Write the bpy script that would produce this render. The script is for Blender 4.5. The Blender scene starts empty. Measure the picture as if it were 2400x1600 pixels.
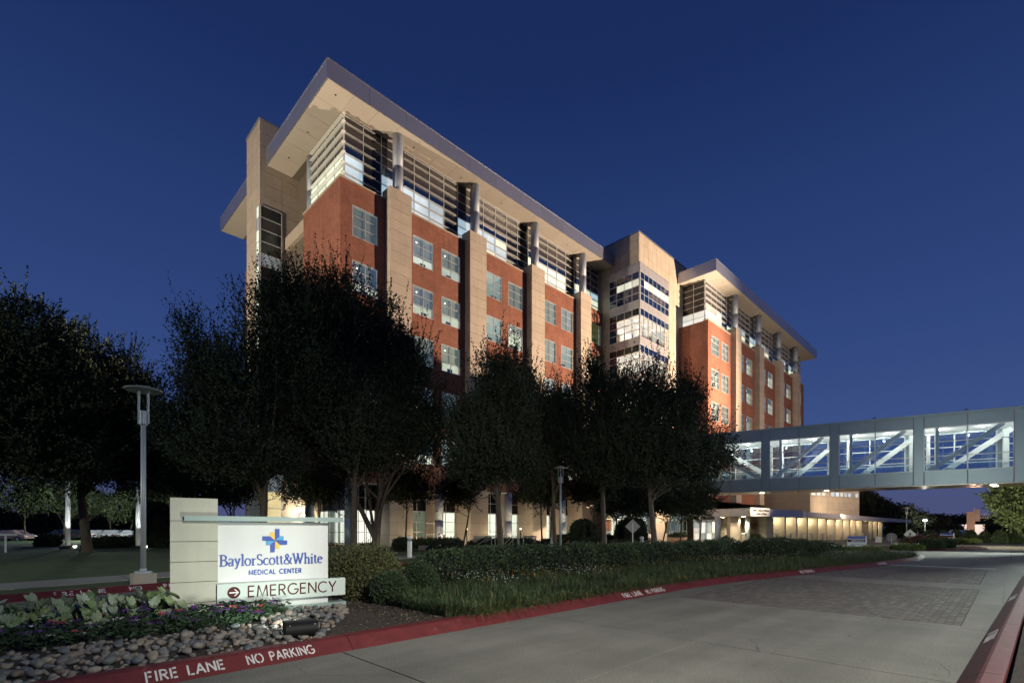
import bpy, math, random
import numpy as np
from mathutils import Vector, Matrix
R = math.radians
rng = np.random.default_rng(7)
random.seed(7)
S = bpy.context.scene
COL = S.collection

# ---------------------------------------------------------------- camera
cam_d = bpy.data.cameras.new('camera')
cam = bpy.data.objects.new('camera', cam_d); COL.objects.link(cam)
cam.location = (0, 0, 1.5)
cam.rotation_euler = (R(90), 0, R(-45))
cam_d.sensor_width = 36.0
cam_d.lens = 1170 / 2400 * 36.0
cam_d.shift_y = 440 / 2400
cam_d.clip_start = 0.1
cam_d.clip_end = 3000
S.camera = cam

# ---------------------------------------------------------------- dusk sky
wd = bpy.data.worlds.new('World'); S.world = wd; wd.use_nodes = True
nt = wd.node_tree; nt.nodes.clear()
wo = nt.nodes.new('ShaderNodeOutputWorld'); bg = nt.nodes.new('ShaderNodeBackground')
tc = nt.nodes.new('ShaderNodeTexCoord'); sx = nt.nodes.new('ShaderNodeSeparateXYZ')
rp = nt.nodes.new('ShaderNodeValToRGB')
nt.links.new(tc.outputs['Generated'], sx.inputs[0])
nt.links.new(sx.outputs['Z'], rp.inputs[0])
nt.links.new(rp.outputs[0], bg.inputs[0]); nt.links.new(bg.outputs[0], wo.inputs[0])
cr = rp.color_ramp
stops = [(0.0, (.073, .081, .182)), (.07, (.066, .086, .203)), (.16, (.047, .084, .236)), (.30, (.031, .064, .208)),
         (.48, (.0205, .046, .165)), (.66, (.0105, .027, .113)), (1.0, (.006, .018, .080))]
cr.elements[0].position = 0; cr.elements[0].color = (*stops[0][1], 1)
cr.elements[1].position = 1; cr.elements[1].color = (*stops[-1][1], 1)
for p_, c_ in stops[1:-1]:
    e = cr.elements.new(p_); e.color = (*c_, 1)
bg.inputs[1].default_value = 1.0
S.view_settings.view_transform = 'Standard'
S.view_settings.look = 'None'
S.view_settings.exposure = 0.0
S.view_settings.gamma = 1.0
S.view_settings.use_curve_mapping = False
S.render.engine = 'CYCLES'
S.cycles.use_denoising = True
S.cycles.max_bounces = 5
S.cycles.diffuse_bounces = 2
S.cycles.glossy_bounces = 3
S.cycles.transmission_bounces = 4
S.cycles.transparent_max_bounces = 12
S.cycles.caustics_reflective = False
S.cycles.caustics_refractive = False
S.cycles.sample_clamp_indirect = 4.0

def lamp(kind, name, loc, power, color, size=.3, target=None, angle=60, blend=.5):
    d = bpy.data.lights.new(name, kind); d.energy = power; d.color = color
    if kind in ('POINT', 'SPOT'): d.shadow_soft_size = size
    if kind == 'AREA': d.size = size
    if kind == 'SPOT': d.spot_size = R(angle); d.spot_blend = blend
    o = bpy.data.objects.new(name, d); COL.objects.link(o); o.location = loc
    if target is not None:
        o.rotation_euler = (Vector(target) - Vector(loc)).to_track_quat('-Z', 'Y').to_euler()
    return o
# lamp heads of the car-park masts (masts built further down); lawn and junction spots are added
SODIUM = (1.0, .75, .53)
WARM = (1.0, .80, .56)
COOL = (.80, 1.0, .90)
lamp('SPOT', 'mast_floodlight', (71, -2.4, 8.6), 240000, SODIUM, .22, (44, 36, 26), 76, .55)
lamp('SPOT', 'mast_floodlight', (72.4, -2.0, 8.6), 25000, SODIUM, .22, (86, 27, 21), 92, .5)
lamp('SPOT', 'mast_floodlight', (-17, 39, 8.6), 70000, (1.0, .84, .62), .22, (18, 43, 27), 66, .6)
lamp('SPOT', 'mast_spot', (-24, 21, 8.6), 9000, (.95, 1.0, .78), .2, (0, 26, 0), 84, .7)  # extra spot added to brighten the lawn
lamp('SPOT', 'mast_floodlight', (9, -19, 8.6), 9500, (.90, 1.0, .95), .15, (57, 6, 7), 66, .5)
lamp('SPOT', 'mast_spot', (3.0, -9.0, 9.0), 9800, (1.0, .93, .80), .2, (11, 4.5, 0), 74, .6)
lamp('SPOT', 'mast_spot', (3.0, -9.0, 9.0), 3600, (.96, 1.0, .90), .2, (2.9, 9.0, .6), 44, .9)
lamp('SPOT', 'mast_spot', (62, -8, 9.2), 100000, (1.0, .87, .68), .25, (46, 0, 0), 100, .8)  # added spot standing in for headlights on the junction

# ---------------------------------------------------------------- materials
def mat(name, base, rough=.6, metal=0, var=.12, vscale=3.0, bump=0, bscale=30, emit=None, es=1, rnd=0, spec=.5, stretch=None, streak=0, speck=0, pave=False, chips=None):
    m = bpy.data.materials.new(name); m.use_nodes = True
    n = m.node_tree.nodes; l = m.node_tree.links
    b = n['Principled BSDF']
    b.inputs['Roughness'].default_value = rough; b.inputs['Metallic'].default_value = metal
    b.inputs['Specular IOR Level'].default_value = spec
    g = n.new('ShaderNodeNewGeometry')
    vec = g.outputs['Position']
    if stretch:
        mp = n.new('ShaderNodeMapping'); mp.inputs['Scale'].default_value = stretch
        l.new(vec, mp.inputs['Vector']); vec = mp.outputs[0]
    nz = n.new('ShaderNodeTexNoise'); nz.inputs['Scale'].default_value = vscale; nz.inputs['Detail'].default_value = 6
    nz.inputs['Roughness'].default_value = .62
    l.new(vec, nz.inputs['Vector'])
    mr = n.new('ShaderNodeMapRange'); mr.inputs['From Min'].default_value = .25; mr.inputs['From Max'].default_value = .75
    mr.inputs['To Min'].default_value = 1 - var; mr.inputs['To Max'].default_value = 1 + var
    l.new(nz.outputs['Fac'], mr.inputs['Value'])
    val = mr.outputs[0]
    if rnd:
        oi = n.new('ShaderNodeObjectInfo'); m2 = n.new('ShaderNodeMapRange')
        m2.inputs['To Min'].default_value = 1 - rnd; m2.inputs['To Max'].default_value = 1 + rnd
        l.new(oi.outputs['Random'], m2.inputs['Value'])
        mu = n.new('ShaderNodeMath'); mu.operation = 'MULTIPLY'; l.new(val, mu.inputs[0]); l.new(m2.outputs[0], mu.inputs[1]); val = mu.outputs[0]
    if streak:
        mp = n.new('ShaderNodeMapping'); mp.inputs['Scale'].default_value = (1, 1, .06)
        l.new(g.outputs['Position'], mp.inputs['Vector'])
        nz2 = n.new('ShaderNodeTexNoise'); nz2.inputs['Scale'].default_value = 5; nz2.inputs['Detail'].default_value = 5
        l.new(mp.outputs[0], nz2.inputs['Vector'])
        m3 = n.new('ShaderNodeMapRange'); m3.inputs['From Min'].default_value = .3; m3.inputs['From Max'].default_value = .7
        m3.inputs['To Min'].default_value = 1 - streak; m3.inputs['To Max'].default_value = 1
        l.new(nz2.outputs['Fac'], m3.inputs['Value'])
        mu = n.new('ShaderNodeMath'); mu.operation = 'MULTIPLY'; l.new(val, mu.inputs[0]); l.new(m3.outputs[0], mu.inputs[1]); val = mu.outputs[0]
    if speck:
        nz2 = n.new('ShaderNodeTexNoise'); nz2.inputs['Scale'].default_value = 45; nz2.inputs['Detail'].default_value = 3
        l.new(g.outputs['Position'], nz2.inputs['Vector'])
        m3 = n.new('ShaderNodeMapRange'); m3.inputs['From Min'].default_value = .3; m3.inputs['From Max'].default_value = .7
        m3.inputs['To Min'].default_value = 1 - speck; m3.inputs['To Max'].default_value = 1 + speck
        l.new(nz2.outputs['Fac'], m3.inputs['Value'])
        mu = n.new('ShaderNodeMath'); mu.operation = 'MULTIPLY'; l.new(val, mu.inputs[0]); l.new(m3.outputs[0], mu.inputs[1]); val = mu.outputs[0]
    if pave:                                  # tyre-darkened bands, cracks and oil drips
        def mulr(sock, a, bb, c, d_):
            nonlocal val
            m3 = n.new('ShaderNodeMapRange'); 
            for nm_, v_ in (('From Min', a), ('From Max', bb), ('To Min', c), ('To Max', d_)): m3.inputs[nm_].default_value = v_
            l.new(sock, m3.inputs['Value']); mu = n.new('ShaderNodeMath'); mu.operation = 'MULTIPLY'
            l.new(val, mu.inputs[0]); l.new(m3.outputs[0], mu.inputs[1]); val = mu.outputs[0]
        mp = n.new('ShaderNodeMapping'); mp.inputs['Scale'].default_value = (.07, .85, 1); l.new(g.outputs['Position'], mp.inputs['Vector'])
        na = n.new('ShaderNodeTexNoise'); na.inputs['Scale'].default_value = 1.4; na.inputs['Detail'].default_value = 4; l.new(mp.outputs[0], na.inputs['Vector'])
        mulr(na.outputs['Fac'], .32, .62, .74, 1.06)
        vo = n.new('ShaderNodeTexVoronoi'); vo.inputs['Scale'].default_value = 1.7; l.new(g.outputs['Position'], vo.inputs['Vector'])
        mulr(vo.outputs['Distance'], .03, .075, .55, 1.0)
        nw = n.new('ShaderNodeTexNoise'); nw.inputs['Scale'].default_value = 2.2; nw.inputs['Detail'].default_value = 6; l.new(g.outputs['Position'], nw.inputs['Vector'])
        ad = n.new('ShaderNodeMixRGB'); ad.inputs[0].default_value = .22; l.new(g.outputs['Position'], ad.inputs[1]); l.new(nw.outputs['Color'], ad.inputs[2])
        vc = n.new('ShaderNodeTexVoronoi'); vc.feature = 'DISTANCE_TO_EDGE'; vc.inputs['Scale'].default_value = .42; l.new(ad.outputs[0], vc.inputs['Vector'])
        nm2 = n.new('ShaderNodeTexNoise'); nm2.inputs['Scale'].default_value = .5; l.new(g.outputs['Position'], nm2.inputs['Vector'])
        cr2 = n.new('ShaderNodeMapRange'); cr2.inputs['From Min'].default_value = .0; cr2.inputs['From Max'].default_value = .0035; cr2.inputs['To Min'].default_value = 1; cr2.inputs['To Max'].default_value = 0; l.new(vc.outputs['Distance'], cr2.inputs['Value'])
        ms = n.new('ShaderNodeMapRange'); ms.inputs['From Min'].default_value = .52; ms.inputs['From Max'].default_value = .56; l.new(nm2.outputs['Fac'], ms.inputs['Value'])
        mm = n.new('ShaderNodeMath'); mm.operation = 'MULTIPLY'; l.new(cr2.outputs[0], mm.inputs[0]); l.new(ms.outputs[0], mm.inputs[1])
        mulr(mm.outputs[0], 0, 1, 1, .45)
    vm = n.new('ShaderNodeVectorMath'); vm.operation = 'SCALE'; vm.inputs[0].default_value = base
    l.new(val, vm.inputs['Scale']); l.new(vm.outputs[0], b.inputs['Base Color'])
    if chips:
        cn = n.new('ShaderNodeTexNoise'); cn.inputs['Scale'].default_value = chips[2]; cn.inputs['Detail'].default_value = 8; cn.inputs['Roughness'].default_value = .7
        l.new(g.outputs['Position'], cn.inputs['Vector'])
        cm = n.new('ShaderNodeMapRange'); cm.inputs['From Min'].default_value = chips[1] - .02; cm.inputs['From Max'].default_value = chips[1] + .02
        l.new(cn.outputs['Fac'], cm.inputs['Value'])
        cx = n.new('ShaderNodeMixRGB'); cx.inputs[2].default_value = (*chips[0], 1)
        l.new(cm.outputs[0], cx.inputs[0]); l.new(vm.outputs[0], cx.inputs[1]); l.new(cx.outputs[0], b.inputs['Base Color'])
    if bump:
        nb = n.new('ShaderNodeTexNoise'); nb.inputs['Scale'].default_value = bscale; nb.inputs['Detail'].default_value = 4
        l.new(g.outputs['Position'], nb.inputs['Vector'])
        bp = n.new('ShaderNodeBump'); bp.inputs['Strength'].default_value = bump; bp.inputs['Distance'].default_value = .02
        l.new(nb.outputs['Fac'], bp.inputs['Height']); l.new(bp.outputs[0], b.inputs['Normal'])
    if emit:
        vm2 = n.new('ShaderNodeVectorMath'); vm2.operation = 'SCALE'; vm2.inputs[0].default_value = emit
        l.new(val, vm2.inputs['Scale']); l.new(vm2.outputs[0], b.inputs['Emission Color'])
        b.inputs['Emission Strength'].default_value = es
    return m

def emat(name, col, s, var=.15, vs=1.2, rnd=0):
    return mat(name, (.3, .3, .3), .8, 0, var, vs, emit=col, es=s, rnd=rnd)

def glass(name, tint=(.9, .95, .92), gloss=.12):
    m = bpy.data.materials.new(name); m.use_nodes = True
    n = m.node_tree.nodes; l = m.node_tree.links; n.clear()
    o = n.new('ShaderNodeOutputMaterial'); t = n.new('ShaderNodeBsdfTransparent'); g = n.new('ShaderNodeBsdfGlossy')
    mx = n.new('ShaderNodeMixShader'); fr = n.new('ShaderNodeLayerWeight'); fr.inputs[0].default_value = .5
    pw = n.new('ShaderNodeMath'); pw.operation = 'POWER'; pw.inputs[1].default_value = 4.5; l.new(fr.outputs['Facing'], pw.inputs[0])
    a = n.new('ShaderNodeMath'); a.operation = 'ADD'; a.inputs[1].default_value = gloss; a.use_clamp = True
    t.inputs[0].default_value = (*tint, 1); g.inputs['Roughness'].default_value = .03; g.inputs['Color'].default_value = (.85, .9, .95, 1)
    l.new(pw.outputs[0], a.inputs[0]); l.new(a.outputs[0], mx.inputs[0]); l.new(t.outputs[0], mx.inputs[1]); l.new(g.outputs[0], mx.inputs[2])
    l.new(mx.outputs[0], o.inputs[0])
    return m

def brick_mat():
    m = mat('brick', (.285, .112, .070), .85, 0, .24, .5, bump=.15, bscale=60, streak=.18)
    n = m.node_tree.nodes; l = m.node_tree.links; b = n['Principled BSDF']
    g = n.new('ShaderNodeNewGeometry'); s = n.new('ShaderNodeSeparateXYZ'); l.new(g.outputs['Position'], s.inputs[0])
    ad = n.new('ShaderNodeMath'); l.new(s.outputs['X'], ad.inputs[0]); l.new(s.outputs['Y'], ad.inputs[1])
    c = n.new('ShaderNodeCombineXYZ'); l.new(ad.outputs[0], c.inputs[0]); l.new(s.outputs['Z'], c.inputs[1])
    bt = n.new('ShaderNodeTexBrick'); bt.inputs['Scale'].default_value = 1; bt.inputs['Brick Width'].default_value = .3
    bt.inputs['Row Height'].default_value = .1; bt.inputs['Mortar Size'].default_value = .008
    bt.inputs['Color1'].default_value = (1.12, 1.08, 1.05, 1); bt.inputs['Color2'].default_value = (.80, .80, .80, 1); bt.inputs['Mortar'].default_value = (.75, .8, .85, 1)
    l.new(c.outputs[0], bt.inputs['Vector'])
    old = b.inputs['Base Color'].links[0].from_socket
    mx = n.new('ShaderNodeVectorMath'); mx.operation = 'MULTIPLY'
    l.new(old, mx.inputs[0]); l.new(bt.outputs['Color'], mx.inputs[1]); l.new(mx.outputs[0], b.inputs['Base Color'])
    return m

M = {}
M['brick'] = brick_mat()
M['stone'] = mat('limestone', (.47, .395, .31), .75, 0, .10, .9, bump=.15, bscale=25, rnd=.06, streak=.10)
M['joint'] = mat('joint', (.13, .105, .08), .9)
M['concrete'] = mat('cast_concrete', (.40, .36, .29), .8, 0, .1, 2, bump=.2)
M['soffit'] = mat('soffit_paint', (.50, .45, .39), .42, 0, .04, 1, rnd=.02)
M['fascia'] = mat('fascia_metal', (.40, .42, .50), .34, .72, .05, 1, rnd=.04)
M['column'] = mat('column_metal', (.36, .40, .47), .55, .25, .04, 2)
M['alu'] = mat('aluminium', (.56, .57, .56), .4, .35, .04, 2)
M['alu_dark'] = mat('aluminium_dark', (.25, .25, .26), .45, .4, .04, 2)
M['spandrel'] = mat('spandrel_panel', (.40, .39, .41), .45, .3, .05, 1, rnd=.03)
M['dark_glass'] = mat('dark_glass', (.012, .013, .016), .16, 0, .2, 1, spec=.45)
M['blue_glass'] = mat('blue_glass', (.008, .02, .07), .04, 0, .2, 1, spec=1.0)
M['louver_glass'] = mat('louvre_glass', (.045, .04, .045), .2, 0, .3, 4, stretch=(.4, .4, 9))
M['frost_blue'] = emat('frosted_glass_blue', (.42, .58, .68), .85, .35, .45, .12)  # frosted panes glow themselves for the lit space behind
M['frost_green'] = emat('frosted_glass_green', (.74, .82, .60), 1.05, .3, .5, .1)
M['frost_dim'] = emat('frosted_glass_dim', (.16, .21, .25), .45, .3, .5, .1)
M['green_glass'] = emat('green_blind_glass', (.13, .17, .02), .35, .3, .8)
M['glass'] = glass('clear_glass')
M['glass_b'] = glass('bridge_glass', (.86, .93, .97), .07)
M['room_bright'] = emat('room_glow_bright', (.93, .92, .72), .85, .3, .5, .25)  # room walls glow themselves in place of room lamps
M['room_white'] = emat('room_glow_white', (1.0, .98, .86), .78, .2, .5, .2)
M['room_cool'] = emat('room_glow_cool', (.55, .64, .60), .5, .2, .5, .3)
M['room_dim'] = emat('room_glow_dim', (.20, .22, .16), .5, .3, .7, .3)
M['room_amber'] = emat('room_glow_amber', (.95, .75, .35), .8, .2, .5, .2)
M['blind_grey'] = emat('blind_grey', (.20, .24, .24), .55, .15, 1.4, .35)  # blinds glow themselves, standing in for the room light on them
M['blind_blue'] = emat('blind_blue', (.15, .20, .30), .6, .15, 1.4, .35)
M['blind_green'] = emat('blind_green', (.17, .21, .15), .6, .15, 1.4, .35)
M['blind_olive'] = emat('blind_olive', (.16, .17, .03), .5, .2, 1.4, .2)
M['ceiling_lit'] = emat('ceiling_lit', (1, .97, .85), .5, .1)  # ceiling surface glows itself in place of separate lamps
M['lamp_white'] = emat('lamp_white', (1, .97, .88), 9, 0)
M['lamp_warm'] = emat('lamp_warm', (1, .88, .62), 12, 0)
M['wood'] = mat('cabinet_wood', (.42, .22, .11), .5, 0, .2, 3, stretch=(1, 1, 8), emit=(.36, .20, .11), es=.35)  # faint self-glow stands in for room light on the wood
M['desk'] = mat('desk_dark', (.12, .10, .09), .5, emit=(.10, .09, .08), es=.4)  # faint self-glow stands in for room light on dark furniture
M['screen'] = mat('monitor', (.05, .05, .06), .3)
M['white_paint'] = mat('white_paint', (.78, .79, .76), .45, 0, .04, 1.5)
M['bridge_metal'] = mat('bridge_panel_metal', (.30, .36, .365), .36, .40, .07, .8, rnd=.04)
M['bridge_soffit'] = mat('bridge_soffit_metal', (.62, .56, .46), .28, .35, .05, 1, rnd=.03)
M['sign_stone'] = mat('sign_concrete', (.53, .53, .43), .8, 0, .07, 2.5, bump=.25, bscale=60, streak=.10)
M['sign_panel'] = mat('sign_panel_paint', (.74, .76, .74), .42, 0, .04, 1.4, streak=.05)
M['sign_trim'] = mat('sign_trim_metal', (.40, .52, .48), .3, .3, .04, 2)
M['blue'] = mat('letter_blue', (.045, .095, .42), .4)
M['light_blue'] = mat('logo_light_blue', (.09, .36, .68), .4)
M['yellow'] = mat('logo_yellow', (.90, .56, .08), .4)
M['maroon'] = mat('letter_maroon', (.085, .010, .010), .5, spec=.2)
M['black'] = mat('black_paint', (.012, .013, .013), .6, 0, .2, 8, spec=.25)
M['pole'] = mat('pole_grey', (.42, .45, .47), .45, .2, .06, 3)
M['sign_back'] = mat('sign_back', (.25, .25, .24), .6, .1)
M['bar'] = mat('emergency_bar_paint', (.62, .72, .66), .6, 0, .04, 2)
M['room_ground'] = emat('ground_room_glow', (1, .97, .84), 1.25, .2, .5, .1)  # ground-floor room walls that glow themselves
M['galv'] = mat('galvanised_steel', (.45, .45, .43), .5, .4, .15, 6)
M['road'] = mat('road_concrete', (.20, .196, .165), .78, 0, .24, .8, bump=.5, bscale=120, speck=.22, pave=True)  # broad tone noise stands in for mottled light patches
M['asphalt'] = mat('asphalt', (.085, .08, .073), .85, 0, .2, 2, bump=.4, bscale=60)
M['walk'] = mat('walk_concrete', (.24, .23, .20), .85, 0, .12, 1.5, bump=.3, bscale=60)
M['plaza'] = mat('plaza_concrete', (.42, .38, .31), .8, 0, .08, 1.2, bump=.2, bscale=40)
M['gap'] = mat('dark_gap', (.02, .018, .015), .95)
M['curb'] = mat('red_curb_paint', (.125, .017, .018), .62, 0, .30, 5, bump=.3, bscale=50, chips=((.20, .18, .155), .66, 9))
M['marking'] = mat('white_marking', (.62, .62, .60), .7, 0, .15, 20, chips=((.16, .05, .045), .63, 30))
M['paver'] = mat('road_paver', (.125, .112, .098), .85, 0, .2, 6, bump=.3, bscale=80, rnd=.22)
M['paver_light'] = mat('road_paver_light', (.155, .14, .122), .85, 0, .2, 6)
M['soil'] = mat('mulch_soil', (.045, .033, .024), .95, 0, .45, 9, bump=.9, bscale=70)
M['lawn'] = mat('lawn_grass', (.050, .082, .022), .95, 0, .35, 1.4, bump=.8, bscale=110)
M['terrain'] = mat('ground_dark', (.04, .045, .028), .95, 0, .3, .3)
M['bark'] = mat('tree_bark', (.10, .078, .06), .9, 0, .3, 6, bump=.8, bscale=40, stretch=(1, 1, .25))
M['leaf_dark'] = mat('leaf_dark', (.040, .050, .033), .75, 0, .4, .8, spec=.12)
M['leaf_oak'] = mat('leaf_oak', (.042, .052, .032), .75, 0, .4, .6, spec=.12)
M['leaf_light'] = mat('leaf_light', (.10, .13, .05), .65, 0, .3, 1.2, spec=.3)
M['leaf_hedge'] = mat('leaf_hedge', (.050, .082, .032), .55, 0, .4, 3.5, spec=.4)
M['leaf_shrub'] = mat('leaf_nandina', (.115, .125, .045), .6, 0, .4, 3.5, spec=.3)
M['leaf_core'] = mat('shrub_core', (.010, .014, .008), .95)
M['leaf_grass'] = mat('liriope_blade', (.050, .078, .034), .55, 0, .45, 3, spec=.2)
M['leaf_yellow'] = mat('leaf_yellow_green', (.20, .23, .05), .6, 0, .3, 4)
M['leaf_bed'] = mat('bedding_leaf', (.028, .055, .026), .6, 0, .4, 9, spec=.3)
M['petal_purple'] = mat('petal_purple', (.11, .028, .20), .6, 0, .3, 12)
M['petal_red'] = mat('petal_red', (.45, .05, .07), .6, 0, .3, 12)
M['petal_white'] = mat('petal_white', (.5, .5, .47), .6)
M['petal_orange'] = mat('petal_orange', (.65, .30, .05), .6)
M['mulch_chip'] = mat('mulch_chip', (.10, .07, .045), .9, 0, .3, 20)
M['mulch_pale'] = mat('mulch_pale', (.19, .15, .10), .9, 0, .3, 20)
M['rose'] = mat('rose_petal', (.60, .12, .12), .6, 0, .3, 9)
M['red_lamp'] = emat('red_lamp', (1, .05, .03), 5, 0)
M['far_wall'] = mat('far_wall', (.62, .55, .50), .8, 0, .05, .2)
M['cars'] = [mat('car_paint_' + c, v, .25, .3) for c, v in (('silver', (.45, .46, .48)), ('white', (.75, .75, .73)), ('dark', (.04, .045, .055)), ('rose', (.50, .34, .31)))]
for k_, c_ in enumerate([(.20, .185, .16), (.13, .133, .13), (.24, .205, .16), (.095, .11, .115), (.17, .125, .10)]):
    M['rock%d' % k_] = mat('river_rock_%s' % ('grey', 'slate', 'tan', 'blue', 'rust')[k_], c_, .6, 0, .28, 14, bump=.25, bscale=70, rnd=.15)

# ---------------------------------------------------------------- object helpers
POS = {}
def tag(o, label=None, cat=None, group=None, kind=None):
    if label: o['label'] = label
    if cat: o['category'] = cat
    if group: o['group'] = group
    if kind: o['kind'] = kind
    return o
def thing(name, label, cat, org=(0, 0, 0), loc=None, rz=0, group=None):
    o = bpy.data.objects.new(name, None); COL.objects.link(o)
    o.empty_display_size = .3
    o.location = org if loc is None else loc; o.rotation_euler = (0, 0, rz)
    POS[o.name] = Vector(org)
    return tag(o, label, cat, group)
def link(name, me, parent=None, at=(0, 0, 0), scale=None, rot=None):
    o = bpy.data.objects.new(name, me); COL.objects.link(o)
    at = Vector(at)
    if parent is not None:
        o.parent = parent; o.location = at - POS[parent.name]
    else: o.location = at
    if scale is not None: o.scale = scale
    if rot is not None: o.rotation_euler = rot
    POS[o.name] = at
    return o
class MB:
    def __init__(s): s.v = []; s.f = []; s.m = []; s.mi = 0; s.mats = []
    def use(s, m):
        if m not in s.mats: s.mats.append(m)
        s.mi = s.mats.index(m); return s
    def poly(s, vs):
        n = len(s.v); s.v += [tuple(p) for p in vs]; s.f.append(tuple(range(n, n + len(vs)))); s.m.append(s.mi)
    def box(s, x0, y0, z0, x1, y1, z1, mtx=None):
        if x0 > x1: x0, x1 = x1, x0
        if y0 > y1: y0, y1 = y1, y0
        if z0 > z1: z0, z1 = z1, z0
        c = [(x0, y0, z0), (x1, y0, z0), (x1, y1, z0), (x0, y1, z0), (x0, y0, z1), (x1, y0, z1), (x1, y1, z1), (x0, y1, z1)]
        if mtx is not None: c = [tuple(mtx @ Vector(p)) for p in c]
        n = len(s.v); s.v += c
        for q in ((0, 3, 2, 1), (4, 5, 6, 7), (0, 1, 5, 4), (1, 2, 6, 5), (2, 3, 7, 6), (3, 0, 4, 7)):
            s.f.append(tuple(n + i for i in q)); s.m.append(s.mi)
        return s
    def beam(s, p, q, w, h):            # box between two points
        p = Vector(p); q = Vector(q); d = q - p; L = d.length
        mt = Matrix.Translation(p) @ d.to_track_quat('X', 'Z').to_matrix().to_4x4()
        return s.box(0, -w / 2, -h / 2, L, w / 2, h / 2, mt)
    def tube(s, pts, rad, seg=8, cap=True):
        pts = [Vector(p) for p in pts]; n0 = len(s.v); k = len(pts)
        up = Vector((0.13, .31, 1)).normalized()
        for i, p in enumerate(pts):
            d = (pts[min(i + 1, k - 1)] - pts[max(i - 1, 0)]).normalized()
            a = d.cross(up if abs(d.dot(up)) < .95 else Vector((1, 0, 0))).normalized(); b = d.cross(a)
            r = rad[i] if hasattr(rad, '__len__') else rad
            for j in range(seg):
                t = 2 * math.pi * j / seg
                s.v.append(tuple(p + a * (r * math.cos(t)) + b * (r * math.sin(t))))
        for i in range(k - 1):
            for j in range(seg):
                a0 = n0 + i * seg + j; a1 = n0 + i * seg + (j + 1) % seg
                s.f.append((a0, a1, a1 + seg, a0 + seg)); s.m.append(s.mi)
        if cap:
            s.f.append(tuple(n0 + j for j in range(seg))[::-1]); s.m.append(s.mi)
            s.f.append(tuple(n0 + (k - 1) * seg + j for j in range(seg))); s.m.append(s.mi)
        return s
    def lathe(s, c, prof, seg=20):
        n0 = len(s.v)
        for r, z in prof:
            for j in range(seg):
                t = 2 * math.pi * j / seg; s.v.append((c[0] + r * math.cos(t), c[1] + r * math.sin(t), c[2] + z))
        for i in range(len(prof) - 1):
            for j in range(seg):
                a0 = n0 + i * seg + j; a1 = n0 + i * seg + (j + 1) % seg
                s.f.append((a0, a1, a1 + seg, a0 + seg)); s.m.append(s.mi)
        s.f.append(tuple(n0 + j for j in range(seg))[::-1]); s.m.append(s.mi)
        s.f.append(tuple(n0 + (len(prof) - 1) * seg + j for j in range(seg))); s.m.append(s.mi)
        return s
    def prism(s, pts, z0, z1):
        n = len(s.v); k = len(pts)
        a = sum(pts[i][0] * pts[(i + 1) % k][1] - pts[(i + 1) % k][0] * pts[i][1] for i in range(k))
        if a < 0: pts = pts[::-1]
        s.v += [(p[0], p[1], z0) for p in pts] + [(p[0], p[1], z1) for p in pts]
        s.f.append(tuple(n + i for i in range(k))[::-1]); s.m.append(s.mi)
        s.f.append(tuple(n + k + i for i in range(k))); s.m.append(s.mi)
        for i in range(k):
            j = (i + 1) % k; s.f.append((n + i, n + j, n + k + j, n + k + i)); s.m.append(s.mi)
        return s
    def build(s, name, m=None, parent=None, smooth=False, at=None, bevel=0):
        if not s.mats: s.mats = [m]
        if at is None:
            a = np.array(s.v); lo = a.min(0); hi = a.max(0); at = ((lo[0] + hi[0]) / 2, (lo[1] + hi[1]) / 2, lo[2])
        at = Vector(at)
        me = bpy.data.meshes.new(name)
        me.from_pydata([(v[0] - at.x, v[1] - at.y, v[2] - at.z) for v in s.v], [], s.f)
        for q in s.mats: me.materials.append(M[q] if isinstance(q, str) else q)
        if len(s.mats) > 1: me.polygons.foreach_set('material_index', s.m)
        if smooth: me.polygons.foreach_set('use_smooth', [True] * len(s.f))
        me.update()
        o = link(name, me, parent, at)
        if bevel:
            md = o.modifiers.new('bevel', 'BEVEL'); md.width = bevel; md.segments = 2; md.limit_method = 'ANGLE'
        return o
UB = {}
def ubox(m):
    if m not in UB:
        b = MB().box(-.5, -.5, -.5, .5, .5, .5); me = bpy.data.meshes.new('box_' + m)
        me.from_pydata(b.v, [], b.f); me.materials.append(M[m]); UB[m] = me
    return UB[m]
def pbox(name, m, parent, x0, y0, z0, x1, y1, z1):
    return link(name, ubox(m), parent, ((x0 + x1) / 2, (y0 + y1) / 2, (z0 + z1) / 2), (abs(x1 - x0), abs(y1 - y0), abs(z1 - z0)))
def bx(name, m, parent, *c): return MB().box(*c).build(name, m, parent)
def quads_mesh(name, V, mats, mi=None):
    """V: (n,4,3) array"""
    n = len(V); me = bpy.data.meshes.new(name)
    me.vertices.add(n * 4); me.vertices.foreach_set('co', V.reshape(-1).astype(np.float32))
    me.loops.add(n * 4); me.loops.foreach_set('vertex_index', np.arange(n * 4, dtype=np.int32))
    me.polygons.add(n); me.polygons.foreach_set('loop_start', np.arange(0, n * 4, 4, dtype=np.int32))
    for q in mats: me.materials.append(M[q])
    if mi is not None: me.polygons.foreach_set('material_index', mi.astype(np.int32))
    me.update(calc_edges=True)
    return me
def GP(px, py, z=0.0):
    d = 1170 * (1.5 - z) / (py - 1240); lat = (px - 1200) / 1170 * d
    return (.7071 * (d + lat), .7071 * (d - lat))
def DP(px, d):
    lat = (px - 1200) / 1170 * d
    return (.7071 * (d + lat), .7071 * (d - lat))
def ZP(py, d): return 1.5 + (1240 - py) / 1170 * d
def unit(a): return a / (np.linalg.norm(a, axis=-1, keepdims=True) + 1e-9)

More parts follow.
